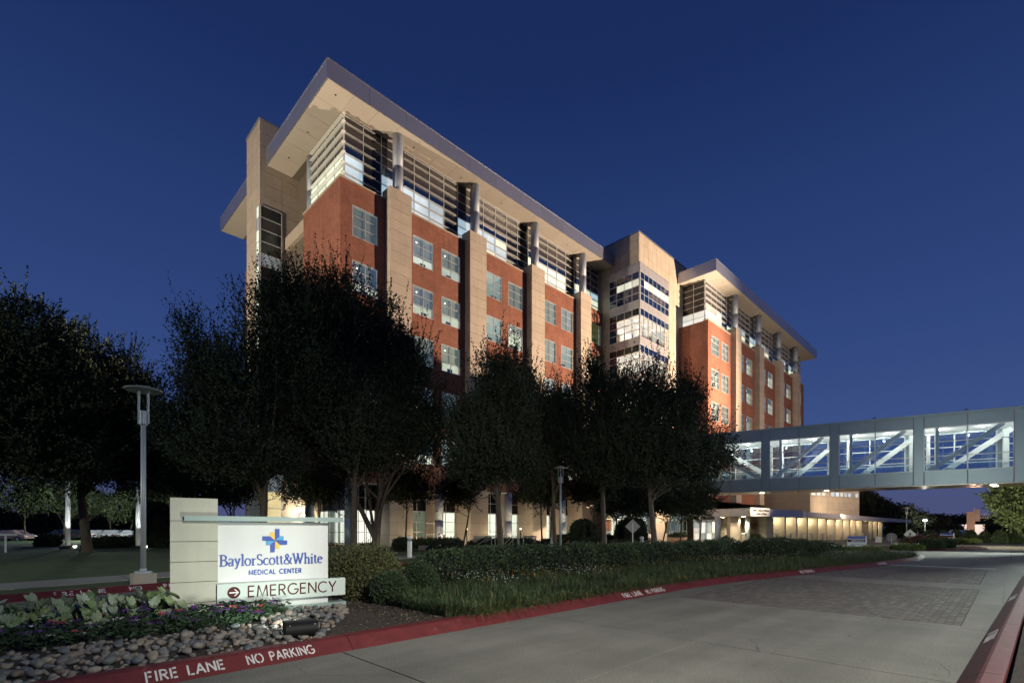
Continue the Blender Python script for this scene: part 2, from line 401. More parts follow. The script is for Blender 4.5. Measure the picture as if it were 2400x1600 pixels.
# ---------------------------------------------------------------- lettering
def arc(cx, cy, rx, ry, a0, a1, n=12):
    return [(cx + rx * math.cos(R(a0 + (a1 - a0) * i / n)), cy + ry * math.sin(R(a0 + (a1 - a0) * i / n))) for i in range(n + 1)]
SANS = {
 'A': (.74, [[(.02, 0), (.37, 1)], [(.37, 1), (.72, 0)], [(.16, .34), (.58, .34)]]),
 'C': (.84, [arc(.48, .5, .44, .48, 48, 312, 18)]),
 'D': (.78, [[(.06, 0), (.06, 1)], [(.06, .97), (.3, .97)] + arc(.3, .5, .42, .47, 80, -80, 12) + [(.06, .03)]]),
 'E': (.58, [[(.06, 0), (.06, 1)], [(.06, .96), (.52, .96)], [(.06, .52), (.48, .52)], [(.06, .04), (.52, .04)]]),
 'F': (.54, [[(.06, 0), (.06, 1)], [(.06, .95), (.50, .95)], [(.06, .50), (.44, .50)]]),
 'G': (.92, [arc(.48, .5, .44, .48, 48, 340, 18) + [(.92, .46), (.56, .46)]]),
 'I': (.20, [[(.10, 0), (.10, 1)]]),
 'K': (.66, [[(.06, 0), (.06, 1)], [(.58, 1), (.10, .46)], [(.22, .6), (.62, 0)]]),
 'L': (.52, [[(.06, 0), (.06, 1)], [(.06, .05), (.50, .05)]]),
 'M': (.92, [[(.06, 0), (.14, 1)], [(.14, 1), (.46, .05), (.78, 1)], [(.78, 1), (.86, 0)]]),
 'N': (.76, [[(.06, 0), (.06, 1)], [(.06, .98), (.70, .02)], [(.70, 0), (.70, 1)]]),
 'O': (.92, [arc(.46, .5, .42, .48, 90, 450, 22)]),
 'P': (.60, [[(.06, 0), (.06, 1)], [(.06, .95), (.30, .95)] + arc(.30, .71, .24, .24, 80, -80, 8) + [(.06, .47)]]),
 'R': (.64, [[(.06, 0), (.06, 1)], [(.06, .95), (.30, .95)] + arc(.30, .72, .24, .23, 80, -80, 8) + [(.06, .49)], [(.28, .48), (.58, 0)]]),
 'T': (.62, [[(.31, 0), (.31, .96)], [(.02, .95), (.60, .95)]]),
 'Y': (.70, [[(.35, 0), (.35, .46)], [(.35, .44), (.03, 1)], [(.35, .44), (.67, 1)]]),
 ' ': (.45, []),
}
def sf(x, y, w=.12): return [(x - w, y), (x + w, y)]
SERIF = {
 'B': (.68, [[(.17, 0), (.17, 1)], [(.02, .98), (.34, .98)] + arc(.34, .76, .22, .22, 80, -80, 8) + [(.17, .54)], [(.34, .53)] + arc(.36, .28, .27, .26, 80, -80, 8) + [(.02, .02)]]),
 'a': (.50, [arc(.25, .50, .17, .15, 165, 30, 6) + [(.39, .40), (.39, .10), (.48, .03)], arc(.23, .17, .16, .15, 70, 350, 10)]),
 'y': (.54, [[(.10, .64), (.30, .06)], [(.46, .64), (.28, .05), (.20, -.18), (.06, -.26)], sf(.10, .64, .09), sf(.45, .64, .08)]),
 'l': (.28, [[(.14, 0), (.14, 1.04)], sf(.14, .02, .12), [(.02, 1.0), (.14, 1.04)]]),
 'o': (.56, [arc(.28, .32, .23, .31, 90, 450, 18)]),
 'r': (.42, [[(.14, 0), (.14, .62)], sf(.14, .02, .12), [(.02, .58), (.14, .62)], [(.14, .44), (.24, .58), (.38, .58)]]),
 'S': (.56, [arc(.28, .75, .20, .22, 30, 250, 10) + arc(.28, .26, .22, .24, 70, -150, 10)]),
 'c': (.48, [arc(.27, .32, .22, .30, 45, 315, 14)]),
 't': (.34, [[(.15, .80), (.15, .12), (.22, .03), (.33, .07)], [(.02, .62), (.31, .62)]]),
 '&': (.80, [[(.72, .60), (.60, .25), (.42, .03), (.20, .03), (.07, .16), (.10, .34), (.36, .54), (.46, .74), (.38, .92), (.26, .94), (.18, .80), (.26, .58), (.56, .16), (.76, .02)], [(.58, .58), (.80, .58)]]),
 'W': (1.06, [[(.10, 1), (.33, .02)], [(.33, .02), (.54, .92)], [(.48, 1), (.72, .02)], [(.72, .02), (.96, 1)], sf(.10, .98, .11), sf(.50, .98, .10), sf(.96, .98, .10)]),
 'h': (.60, [[(.14, 0), (.14, 1.04)], sf(.14, .02, .11), [(.02, 1.0), (.14, 1.04)], [(.14, .46), (.28, .62), (.40, .58), (.46, .44)], [(.46, .48), (.46, 0)], sf(.46, .02, .11)]),
 'i': (.28, [[(.14, 0), (.14, .62)], sf(.14, .02, .12), [(.02, .58), (.14, .62)], [(.14, .82), (.14, .92)]]),
 'e': (.50, [[(.08, .36), (.44, .40)], [(.44, .40)] + arc(.27, .32, .20, .30, 20, 315, 14)]),
}
def stroke(mb, pl, w_of, to3, d0, d1):
    n = len(pl); L = []; Rr = []
    for i in range(n):
        a = pl[max(i - 1, 0)]; b = pl[min(i + 1, n - 1)]
        dx, dy = b[0] - a[0], b[1] - a[1]; q = math.hypot(dx, dy) or 1; dx /= q; dy /= q
        w = w_of(dx, dy) / 2
        L.append((pl[i][0] - dy * w, pl[i][1] + dx * w)); Rr.append((pl[i][0] + dy * w, pl[i][1] - dx * w))
    for i in range(n - 1):
        q = [Rr[i], Rr[i + 1], L[i + 1], L[i]]
        mb.poly([to3(*p, d1) for p in q])
        for a, b in ((0, 1), (2, 3)):
            mb.poly([to3(*q[a], d0), to3(*q[b], d0), to3(*q[b], d1), to3(*q[a], d1)])
    for e in (0, n - 1):
        mb.poly([to3(*L[e], d0), to3(*Rr[e], d0), to3(*Rr[e], d1), to3(*L[e], d1)])
def write(text, font, m, parent, frame, height, length, wfun, depth=.012, name='letter', gap=.10, base=0.0, stencil=0):
    """frame(x, y, d) -> builder-space point; the text fills `length` metres"""
    tot = sum(font[c][0] + gap for c in text) - gap
    sx_ = length / (tot * height); x = 0
    for c in text:
        w, st = font[c]
        if st:
            mb = MB()
            for k, pl in enumerate(st):
                if stencil:
                    p2 = []
                    if len(pl) > 6:
                        h = len(pl) // 2
                        p2 = [pl[:h], pl[h:]] if c != 'O' else [pl[1:h], pl[h + 1:-1]]
                        if c == 'O': p2 = [arc(.46, .5, .42, .48, 100, 260, 10), arc(.46, .5, .42, .48, 280, 440, 10)]
                    elif k > 0 and c in 'EFLRKN' and abs(pl[0][0] - .06) < .01:
                        p2 = [[(pl[0][0] + .15, pl[0][1] + (pl[1][1] - pl[0][1]) * .15)] + pl[1:]]
                    else: p2 = [pl]
                else: p2 = [pl]
                for j, q in enumerate(p2):
                    if len(q) < 2: continue
                    to3 = lambda a, b, d, x=x: frame((x + a) * sx_ * height, (b + base) * height, d)
                    stroke(mb, q, wfun, to3, base * 0 + .0005, depth + .0006 * (k * 2 + j))
            mb.build(name, m, parent)
        x += w + gap
def text_mesh(s, size, extr=.003, bold=0, align='LEFT'):
    c = bpy.data.curves.new('txt', 'FONT'); c.body = s; c.size = size; c.extrude = extr; c.offset = bold; c.align_x = align
    c.resolution_u = 3
    o = bpy.data.objects.new('txt', c); COL.objects.link(o)
    bpy.context.view_layer.update()
    me = bpy.data.meshes.new_from_object(o.evaluated_get(bpy.context.evaluated_depsgraph_get()))
    bpy.data.objects.remove(o); me.name = 'lettering'
    return me

# ================================================================ SETTING: ground
def sheet(name, pts, z, m, parent=None, kind='structure'):
    mb = MB().use(m); mb.poly([(p[0], p[1], z) for p in pts])
    a = sum(pts[i][0] * pts[(i + 1) % len(pts)][1] - pts[(i + 1) % len(pts)][0] * pts[i][1] for i in range(len(pts)))
    if a < 0: mb.f[-1] = mb.f[-1][::-1]
    o = mb.build(name, m, parent)
    if kind and parent is None: o['kind'] = kind
    return o
sheet('ground', [(-900, -900), (1600, -900), (1600, 1600), (-900, 1600)], -.06, 'terrain')

# near edge of the planted island (road side), then its far side
ISL_F = [(-9, 5.8), (12, 5.8), (14.5, 5.6), (17, 5.15), (21, 4.55), (25, 3.8), (31, 3.1), (35, 3.3)]
ISL_B = [(36.6, 4.6), (35.6, 6.4), (31, 9.4), (24, 11.1), (15, 11.4), (6, 11.1), (2.0, 10.8), (-9, 10.4)]
FAR_C = [(-16, 13.9), (-.2, 14.5), (2.7, 15.05), (7.8, 16.6), (14.5, 18.6), (20.3, 19.3), (27, 19.0), (33, 17.6), (39.4, 15.8), (41, 17.5), (42, 22)]

def road_surface():
    root = tag(thing('road', None, None, (10, 3, 0)), kind='structure')
    root['kind'] = 'structure'
    bed = bx('road_bed', 'gap', root, -30, -60, -.058, 140, 15.6, -.008)
    xs = [-22, -15, -9, -4.5, -.8, 2.85, 6.5, 10.2]; ys = [.12, 3.0, 5.82]
    g = .009
    for i in range(len(xs) - 1):
        for j in range(2):
            pbox('slab', 'road', root, xs[i] + g, ys[j] + g, -.04, xs[i + 1] - g, ys[j + 1] - g, 0)
    # concrete kerb strips round the paver panels
    pbox('slab', 'road', root, 10.2 + g, .12, -.04, 10.42, 5.82, 0)
    pbox('slab', 'road', root, 10.43, .12, -.04, 17.0, .55, 0)
    pbox('slab', 'road', root, 10.43, 5.3, -.04, 17.0, 5.82, 0)
    for j in range(3): pbox('slab', 'road', root, 17.01, .12 + j * 1.9, -.04, 18.5, .12 + (j + 1) * 1.9 - .015, 0)
    pbox('slab', 'road', root, 18.51, -.3, -.04, 25.2, .6, 0)
    # the wide junction beyond
    for i, (a, b) in enumerate([(25.2, 29.5), (29.5, 34), (34, 38.5), (38.5, 43), (43, 48), (48, 53), (53, 60), (60, 68), (68, 80)]):
        for j, (c, d) in enumerate([(-34, -27), (-27, -20), (-20, -14), (-14, -9), (-9, -4.5), (-4.5, 0), (0, 4), (4, 9), (9, 15)]):
            pbox('slab', 'road' if j > 4 or i > 3 else 'road', root, a + g, c + g, -.04, b - g, d - g, -.002)
    pbox('slab', 'road', root, 18.6, 4.9, -.04, 25.2, 5.82, -.002)
    # pavers: the largest 300 in view are parts, the rest one mesh
    bl = ubox('paver'); cells = []
    def field(x0, x1, y0, y1):
        w, h = .205, .102; i = 0; y = y0
        while y < y1 - .01:
            x = x0 - (w / 2 if i % 2 else 0)
            while x < x1 - .01:
                a = max(x, x0); b = min(x + w, x1)
                if b - a > .03: cells.append((a, y, b, min(y + h, y1)))
                x += w
            y += h; i += 1
    field(10.43, 16.99, .56, 5.29)
    field(18.51, 25.19, .62, 4.88)
    cells.sort(key=lambda c: (c[0]) ** 2 + c[1] ** 2 * 1.0)
    r_ = random.Random(3)
    for c in cells[:300]:
        pbox('paver', 'paver', root, c[0] + .004, c[1] + .004, -.04, c[2] - .004, c[3] - .004, -.003 + r_.uniform(-.0025, .0025))
    mb = MB().use('paver').use('paver_light').use('paver')
    for c in cells[300:]:
        mb.use('paver_light' if r_.random() < .3 else 'paver')
        z = -.003 + r_.uniform(-.0025, .0025); x0, y0, x1, y1 = c[0] + .004, c[1] + .004, c[2] - .004, c[3] - .004
        mb.box(x0, y0, -.03, x1, y1, z)
    o = mb.build('paver_field', None, root); o['kind'] = 'stuff'
road_surface()
tag(bx('curb_gutter', 'road', None, -22, -.4, -.05, 34, .115, .001), kind='structure')

def kerb(name, line, side, h=.15, top=.17, face=.16, closed=False, dx=0, m='curb', seglen=3.0):
    """rolled kerb swept along a line; side=+1: the bed lies to the left of the line"""
    root = tag(thing(name, None, None, (line[0][0], line[0][1], 0)), kind='structure')
    pts = [Vector((p[0], p[1], 0)) for p in line]
    if closed: pts.append(pts[0])
    # resample
    out = []
    for a, b in zip(pts[:-1], pts[1:]):
        k = max(1, int(round((b - a).length / seglen)))
        out.append([a + (b - a) * (i / k) for i in range(k + 1)])
    prof = [(0, -.02), (0, .012), (face * .5, .012 + (h * .93 - .012) * .5), (face, h * .93), (face + .03, h), (face + top, h), (face + top, -.02)]
    nor = []
    for i in range(len(pts)):
        a = pts[max(i - 1, 0)]; b = pts[min(i + 1, len(pts) - 1)]
        if closed and i in (0, len(pts) - 1): a = pts[-2]; b = pts[1]
        d = (b - a).normalized(); nor.append(Vector((-d.y, d.x, 0)) * side)
    for s, seg in enumerate(out):
        na, nb = nor[s], nor[s + 1]; K = len(seg) - 1
        for i in range(K):
            ea = seg[i] ; eb = seg[i + 1]; dd = (eb - ea).normalized() * .004
            n1 = (na.lerp(nb, i / K)).normalized(); n2 = (na.lerp(nb, (i + 1) / K)).normalized()
            mb = MB()
            A = [ea + dd + n1 * u + Vector((0, 0, z)) for u, z in prof]; B = [eb - dd + n2 * u + Vector((0, 0, z)) for u, z in prof]
            for j in range(len(prof) - 1):
                q = [A[j], B[j], B[j + 1], A[j + 1]]
                mb.poly(q if side > 0 else q[::-1])
            mb.poly(A if side < 0 else A[::-1]); mb.poly(B if side > 0 else B[::-1])
            mb.build('curb_block', m, root)
    return root
k1 = kerb('road_curb', ISL_F, 1)
kerb('island_back_curb', ISL_B, 1, m='curb')
k2 = kerb('driveway_curb', FAR_C, 1)
kerb_r = kerb('right_curb', [(-22, .9), (3, .50), (6.52, .37), (10.1, .24), (15, .05), (22.8, -.25), (27, -1.5), (30, -5), (31, -14)], -1, top=.17)
# island bed, far bed
isl = [(x, y + .2) for x, y in ISL_F] + [(x - .25 if x > 33 else x, y - .2) for x, y in ISL_B]
tag(MB().use('soil').prism(isl, -.05, .10).build('planting_bed', 'soil'), kind='structure')
verge = [(x, y + .25) for x, y in FAR_C[:-2]] + [(40.6, 18), (41.6, 24), (30, 21.5), (20, 21.2), (13, 20.4), (6, 18.2), (0, 16.3), (-16, 15.6)]
tag(MB().prism(verge, -.05, .11).build('grass_verge', 'lawn'), kind='structure')
walk = [(-16, 15.6), (0, 16.3), (6, 18.2), (13, 20.4), (20, 21.2), (30, 21.5), (41.6, 24), (41.6, 26), (30, 23.3), (20, 23), (12.5, 22.2), (5, 19.8), (-1, 17.9), (-16, 17.1)]
wk = tag(thing('sidewalk', None, None, (8, 20, 0)), kind='structure')
n_ = 8
lo_ = walk[:7]; hi_ = walk[7:][::-1]
for a, b, c, d in zip(lo_[:-1], lo_[1:], hi_[:-1], hi_[1:]):
    K = max(1, int(math.dist(a, b) / 2.2))
    for i in range(K):
        f = lambda p, q, t: (p[0] + (q[0] - p[0]) * t, p[1] + (q[1] - p[1]) * t)
        t0, t1 = i / K + .004, (i + 1) / K - .004
        MB().prism([f(a, b, t0), f(a, b, t1), f(c, d, t1), f(c, d, t0)], -.05, .13).build('slab', 'walk', wk)
tag(MB().prism([(x, y) for x, y in hi_] + [(41.6, 36), (10, 36), (-60, 60), (-60, 17)], -.055, .12).build('lawn', 'lawn'), kind='structure')
tag(MB().prism([(-60, 17.2), (-60, 200), (14, 200), (14, 36.2)], -.056, .118).build('far_lawn', 'lawn'), kind='structure')
# lobby forecourt and emergency drive
tag(MB().prism([(41.8, 17), (41.8, 36), (63, 36), (63, 22), (59.6, 20.4), (52, 18.4)], -.05, .03).build('forecourt', 'plaza'), kind='structure')
tag(MB().prism([(38, 6), (60, 6), (140, -14), (140, 2), (60, 20.3), (52, 18.3), (41, 15.6), (37, 12), (25, 12), (25, 10.6), (32, 8.7), (36.9, 5)], -.052, -.001 + .006).build('emergency_drive', 'asphalt'), kind='structure')
# side road on the left with its painted crossing
cw = tag(thing('crossing', None, None, (-1.5, 12, 0)), kind='structure')
bx('crossing_field', 'curb', cw, -4.2, 10.4, -.05, .1, 13.6, .004)
for i in range(9):
    for j in range(4):
        pbox('crossing_mark', 'marking', cw, -4.0 + i * .45, 10.6 + j * .75, .003, -4.0 + i * .45 + .26, 10.6 + j * .75 + .5, .009)
tag(MB().prism([(-40, 10.2), (38, 10.4), (41, 15.6), (27, 18.9), (14.5, 18.5), (2.7, 14.95), (-40, 13.0)], -.05, -.002).build('driveway', 'road'), kind='structure')

# kerb lettering
def kerb_words(parent, p, q, text, L, yoff=0):
    """lettering following the kerb from point p in direction q"""
    d = (Vector((*q, 0)) - Vector((*p, 0))).normalized(); n = Vector((-d.y, d.x, 0))
    def fr(x, b, dd):
        s = .20 + b / .10 * .62
        u = .16 * s; z = .012 + .1275 * s
        w = Vector((*p, 0)) + d * x + n * (u - dd * .5)
        return (w.x, w.y, z + .001 + dd * .8)
    write(text, SANS, 'marking', parent, fr, .10, L, lambda dx, dy: .16, depth=.002, gap=.16, stencil=1)
def wf_scaled(h, w): return lambda dx, dy: w
for (p, q, t, L) in [((.90, 5.8), (2, 5.8), 'FIRE LANE', .68), ((1.80, 5.8), (3, 5.8), 'NO PARKING', .74),
                     ((9.25, 5.8), (10, 5.8), 'FIRE LANE', .75), ((10.2, 5.8), (11, 5.8), 'NO PARKING', .82),
                     ((18.6, 4.91), (21, 4.55), 'NO PARKING', 1.0), ((25.2, 3.78), (31, 3.1), 'NO PARKING', 1.0)]:
    kerb_words(k1, p, q, t, L)
kerb_words(k2, (.62, 14.66), (2.7, 15.05), 'FIRE LANE', .95)
kerb_words(k2, (2.0, 14.92), (2.7, 15.05), 'NO', .25)
kerb_words(k2, (2.72, 15.06), (7.8, 16.6), 'PARKING', .75)
def kerb_words_r(parent, x0, text, L):
    def fr(x, b, dd):
        s = .20 + b / .10 * .62
        u = .16 * s; z = .012 + .1275 * s
        X = x0 - x; yk = np.interp(X, [3, 6.52, 10.1, 15, 22.8], [.50, .37, .24, .05, -.25])
        return (X, yk - u + dd * .5, z + .001 + dd * .8)
    write(text, SANS, 'marking', parent, fr, .10, L, lambda dx, dy: .16, depth=.002, gap=.16, stencil=1)
kerb_words_r(kerb_r, 9.7, 'NO PARKING', .9)
kerb_words_r(kerb_r, 15.2, 'FIRE LANE', .9)
tag(MB().prism([(-22, .5), (3, .12), (10.1, -.12), (15, -.31), (22.8, -.61), (26.6, -1.8), (29.5, -5.2), (30.6, -14), (30.6, -60), (-22, -60)], -.05, .11).build('right_bed', 'soil'), kind='structure')
# painted lines at the junction
for nm, c in (('stop_line', (26.2, .4, .001, 26.5, 3.6, .004)), ('lane_line', (33, -3.0, .001, 40, -2.88, .004)), ('lane_line', (28, -9.0, .001, 52, -8.88, .004))):
    tag(bx(nm, 'marking', None, *c), kind='structure')

# ================================================================ HOSPITAL
H = thing('hospital_building', 'long brick and limestone hospital with flat projecting roofs, round columns and lit windows', 'hospital building', (17.7, 36.3, 0))
FH = 4.3; ROWS = [(24.39 - i * FH, 26.83 - i * FH) for i in range(5)]
def PP(pl, c, a, dep, z): return (a, c + dep, z) if pl == 'y' else (c + dep, a, z)
def pb(mb, pl, c, a0, a1, d0, d1, z0, z1):
    p = PP(pl, c, a0, d0, z0); q = PP(pl, c, a1, d1, z1); mb.box(*p, *q)
def wall_open(mb, pl, c, a0, a1, z0, z1, ops, th=.35):
    A = sorted({a0, a1, *[v for o in ops for v in o[:2]]}); Z = sorted({z0, z1, *[v for o in ops for v in o[2:]]})
    for i in range(len(A) - 1):
        z = None
        runs = []
        for j in range(len(Z) - 1):
            am = (A[i] + A[i + 1]) / 2; zm = (Z[j] + Z[j + 1]) / 2
            hit = any(o[0] < am < o[1] and o[2] < zm < o[3] for o in ops)
            if not hit:
                if runs and abs(runs[-1][1] - Z[j]) < 1e-6: runs[-1][1] = Z[j + 1]
                else: runs.append([Z[j], Z[j + 1]])
        for r in runs: pb(mb, pl, c, A[i], A[i + 1], 0, th, *r)
wr = random.Random(11)
def window(parent, pl, c, a0, a1, z0, z1, cols, rows, blind=None, room='room_bright', drop=.64, furn=True, depth=1.7, fm='alu', fr=.06, mul=.045, furn_list=None):
    w = MB(); s = .06
    for (x0, x1, y0, y1) in ((a0, a1, z0, z0 + fr), (a0, a1, z1 - fr, z1), (a0, a0 + fr, z0 + fr, z1 - fr), (a1 - fr, a1, z0 + fr, z1 - fr)):
        pb(w, pl, c, x0, x1, .02, .12, y0, y1)
    for i in range(1, cols):
        a = a0 + (a1 - a0) * i / cols; pb(w, pl, c, a - mul / 2, a + mul / 2, .03, .115, z0 + fr, z1 - fr)
    for j in range(1, rows):
        z = z0 + (z1 - z0) * j / rows
        for i in range(cols):
            pa = a0 + (a1 - a0) * i / cols + mul / 2 * (i > 0) + fr * (i == 0); qa = a0 + (a1 - a0) * (i + 1) / cols - mul / 2 * (i < cols - 1) - fr * (i == cols - 1)
            pb(w, pl, c, pa, qa, .035, .11, z - mul / 2, z + mul / 2)
    W = w.build('window', fm, parent)
    for i in range(cols):
        for j in range(rows):
            p = PP(pl, c, a0 + (a1 - a0) * i / cols + .03, .07, z0 + (z1 - z0) * j / rows + .03)
            q = PP(pl, c, a0 + (a1 - a0) * (i + 1) / cols - .03, .08, z0 + (z1 - z0) * (j + 1) / rows - .03)
            pbox('pane', 'glass', W, *p, *q)
    # room behind with self-glowing surfaces: back wall, sides, floor, ceiling
    r = MB().use(room); e = .002
    def q(*pts, m=room):
        r.use(m); r.poly([PP(pl, c, *p) for p in pts])
    d0 = .14
    q((a0, depth, z0), (a1, depth, z0), (a1, depth, z1), (a0, depth, z1))
    q((a0, d0, z0), (a0, depth, z0), (a0, depth, z1), (a0, d0, z1))
    q((a1, d0, z0), (a1, depth, z0), (a1, depth, z1), (a1, d0, z1))
    q((a0, d0, z1 - e), (a1, d0, z1 - e), (a1, depth, z1 - e), (a0, depth, z1 - e), m='ceiling_lit' if room not in ('room_dim',) else room)
    q((a0, d0, z0 + e), (a1, d0, z0 + e), (a1, depth, z0 + e), (a0, depth, z0 + e), m='desk')
    r.build('room', None, W)
    if blind:
        zb = z0 + (z1 - z0) * (1 - drop)
        p = PP(pl, c, a0 + .05, .2, zb); q_ = PP(pl, c, a1 - .05, .215, z1 - .05)
        pbox('blind', blind, W, *p, *q_)
    if blind and furn: pbox('ceiling_spot', 'lamp_white', W, *PP(pl, c, a0 + .45, .16, z1 - .50), *PP(pl, c, a0 + .53, .19, z1 - .43))
    if furn:
        f = MB(); x = a0 + (a1 - a0) * wr.uniform(.45, .75)
        pb(f, pl, c, x - .3, x + .25, .5, .56, z0 + .2, z0 + .55); pb(f, pl, c, x - .05, x, .5, .56, z0 + .01, z0 + .2)
        pb(f, pl, c, x - .55, x - .42, .45, .9, z0 + .01, z0 + wr.uniform(.2, .5))
        f.build('monitor', 'screen', W)
    return W
BL = ['blind_grey', 'blind_blue', 'blind_green', 'blind_grey', 'blind_blue']
def std_window(pl, c, a0, a1, row, style=None):
    z0, z1 = ROWS[row]; style = style or wr.choice('AAAABBCD')
    if style == 'A': window(H, pl, c, a0, a1, z0, z1, 2, 3, wr.choice(BL), wr.choice(['room_bright', 'room_white', 'room_bright']), wr.choice([.66, .66, .6, .7]))
    elif style == 'B': window(H, pl, c, a0, a1, z0, z1, 2, 3, wr.choice(BL), 'room_cool', .97, False)
    elif style == 'C': window(H, pl, c, a0, a1, z0, z1, 2, 3, wr.choice(BL), 'room_bright', .34)
    elif style == 'D': window(H, pl, c, a0, a1, z0, z1, 2, 3, None, 'room_cool', 0)
    elif style == 'G': window(H, pl, c, a0, a1, z0, z1, 2, 3, 'blind_olive', 'room_dim', .97, False)
    elif style == 'Y': window(H, pl, c, a0, a1, z0, z1, 2, 3, 'blind_olive', 'room_amber', .3)

# --- wing 1
YB = 36.3; YP = 35.54
P1 = [21.6 + 8.45 * k for k in range(4)]; PW = 2.05
wins = [(18.71, 20.96)]
for k in range(3): b = P1[k] + PW; wins += [(b + .62, b + 2.80), (b + 3.68, b + 5.86)]
wins += [(50.0, 52.1)]
ops = [(a, b, *r) for a, b in wins for r in ROWS]
w = MB(); wall_open(w, 'y', YB, 17.7, 52.4, 5.2, 28.5, ops); w.build('brick_wall', 'brick', H)
bx('brick_wall', 'brick', H, 17.7, 36.652, 5.2, 18.05, 43.1, 28.5)
bx('brick_wall', 'brick', H, 18.052, 42.75, 5.2, 24, 43.1, 28.5)
sty = {0: 'BACCABCG'[:8], 1: 'AAAAABCG'}
rowst = ['BAADBBBG', 'AAADCBDG', 'ABAACACY', 'AABDAABG', 'BADACBAG']
for i, (a, b) in enumerate(wins):
    for r in range(5):
        std_window('y', YB, a, b, r, rowst[r][i])
# coping and slab over the brick, back mass of the building
bx('parapet_cap', 'stone', H, 17.62, 36.22, 28.502, 52.4, 36.9, 28.62)
bx('parapet_cap', 'stone', H, 17.62, 36.902, 28.502, 18.3, 43.1, 28.62)
bx('core_wall', 'joint', H, 18.06, 38.6, 5.6, 52.6, 56.6, 28.45)
bx('core_wall', 'joint', H, 19.0, 37.6, 28.64, 52.6, 60, 34.15)
bx('brick_wall', 'brick', H, 17.2, 51.8, 0, 18.0, 56.7, 28.4)
def pilaster(x0, x1, yf, yb, z0, z1, ph=.845):
    core = bx('pilaster', 'joint', H, x0 + .03, yf + .03, z0, x1 - .03, yb, z1 - .03)
    n = int((z1 - z0) / ph); ph = (z1 - z0) / n
    for i in range(n):
        pbox('panel', 'stone', core, x0, yf, z0 + i * ph + .013, x1, yb - .01, z0 + (i + 1) * ph - .013)
def round_column(x, y, z0, z1, r=.43, m='column', nm='column'):
    zm = z0 + (z1 - z0) * .45
    MB().lathe((x, y, 0), [(r, z0), (r, zm - .02), (r * .96, zm - .02), (r * .96, zm + .02), (r, zm + .02), (r, z1)], 32).build(nm, m, H, smooth=True)
for x in P1:
    pilaster(x, x + PW, YP, YB + (.0 if True else 0) - .0, 5.2, 29.35)
    bx('pilaster_back', 'stone', H, x, YB - .002 + .002, 28.63, x + PW, 36.75, 29.35)
    round_column(x + PW / 2 + .05, 36.12, 29.35, 34.2)
def curtain(pl, c, A, Z, pane_of, mull=.07, fm='alu', parent=None, name='curtain_wall', proud=.06):
    f = MB()
    for a in A: pb(f, pl, c, a - mull / 2, a + mull / 2, -proud, .10, Z[0], Z[-1])
    for j, z in enumerate(Z):
        for i in range(len(A) - 1): pb(f, pl, c, A[i] + mull / 2, A[i + 1] - mull / 2, -proud * .8, .09, z - mull / 2, z + mull / 2)
    F = f.build(name, fm, parent or H)
    for i in range(len(A) - 1):
        for j in range(len(Z) - 1):
            m = pane_of(i, j)
            if m: pbox('pane', m, F, *PP(pl, c, A[i] + .02, .0, Z[j] + .02), *PP(pl, c, A[i + 1] - .02, .03, Z[j + 1] - .02))
    return F
ZP1 = [28.62 + .795 * k for k in range(7)] + [34.18]
n1 = 21; A1 = [18.4 + (52.4 - 18.4) * i / n1 for i in range(n1 + 1)]
cr_ = random.Random(5)
def pane1(i, j):
    x = (A1[i] + A1[i + 1]) / 2
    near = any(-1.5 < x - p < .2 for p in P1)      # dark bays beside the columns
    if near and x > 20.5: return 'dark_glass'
    if j < 3 and x > 40: return cr_.choice(['frost_green', 'frost_green', 'room_bright', 'frost_blue'])
    if j < 3 and x > 31.5: return cr_.choice(['frost_green', 'frost_green', 'frost_blue'])
    if j < 2: return 'frost_blue'
    if j == 2: return 'frost_blue'
    if j == 3: return 'blue_glass'
    return 'louver_glass'
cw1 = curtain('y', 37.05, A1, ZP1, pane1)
# horizontal sun louvres in front of the clerestory
for j in range(1, 8):
    z = ZP1[j] if j < 7 else 33.9
    for k in range(5):
        x0 = (18.1 if k == 0 else P1[k - 1] + PW + .15); x1 = (P1[k] - .55 if k < 4 else 52.3)
        pbox('louvre', 'alu', cw1, x0, 36.86, z - .024, x1, 36.985, z + .024)
A2 = [37.2 + (43.4 - 37.2) * i / 4 for i in range(5)]
cwl = curtain('x', 18.45, A2, ZP1, lambda i, j: 'frost_green' if j < 3 else 'louver_glass', name='side_clerestory')
for j in range(1, 8):
    z = ZP1[j] if j < 7 else 33.95
    pbox('louvre', 'white_paint', cwl, 18.16, 36.75, z - .025, 18.38, 42.9, z + .025)
round_column(18.6, 43.6, 28.6, 34.2, .38)

# --- roofs
def roof(x0, x1, y0, y1, zs, zt, cols, rows, nm='roof'):
    r = bx(nm, 'joint', H, x0 + .05, y0 + .05, zs + .04, x1 - .05, y1 - .05, zt - .04)
    return r
def soffit_panels(par, x0, x1, y0, y1, z, nx, ny):
    for i in range(nx):
        for j in range(ny):
            a, b = x0 + (x1 - x0) * i / nx, x0 + (x1 - x0) * (i + 1) / nx; c, d = y0 + (y1 - y0) * j / ny, y0 + (y1 - y0) * (j + 1) / ny
            pbox('soffit_panel', 'soffit', par, a + .008, c + .008, z, b - .008, d - .008, z + .035)
def fascia_run(par, pl, c, a0, a1, z0, z1, n):
    for i in range(n):
        a, b = a0 + (a1 - a0) * i / n, a0 + (a1 - a0) * (i + 1) / n
        p = PP(pl, c, a + .007, 0, z0); q = PP(pl, c, b - .007, .045, z1)
        pbox('fascia_panel', 'fascia', par, *p, *q)
        p = PP(pl, c, a, -.03, z1 + .002); q = PP(pl, c, b, .12, z1 + .07)
        pbox('coping', 'fascia', par, *p, *q)
RX0, RY0, ZS, ZT = 16.1, 34.98, 34.2, 35.58
r1 = roof(RX0, 52.9, RY0, 61.4, ZS, ZT, 0, 0)
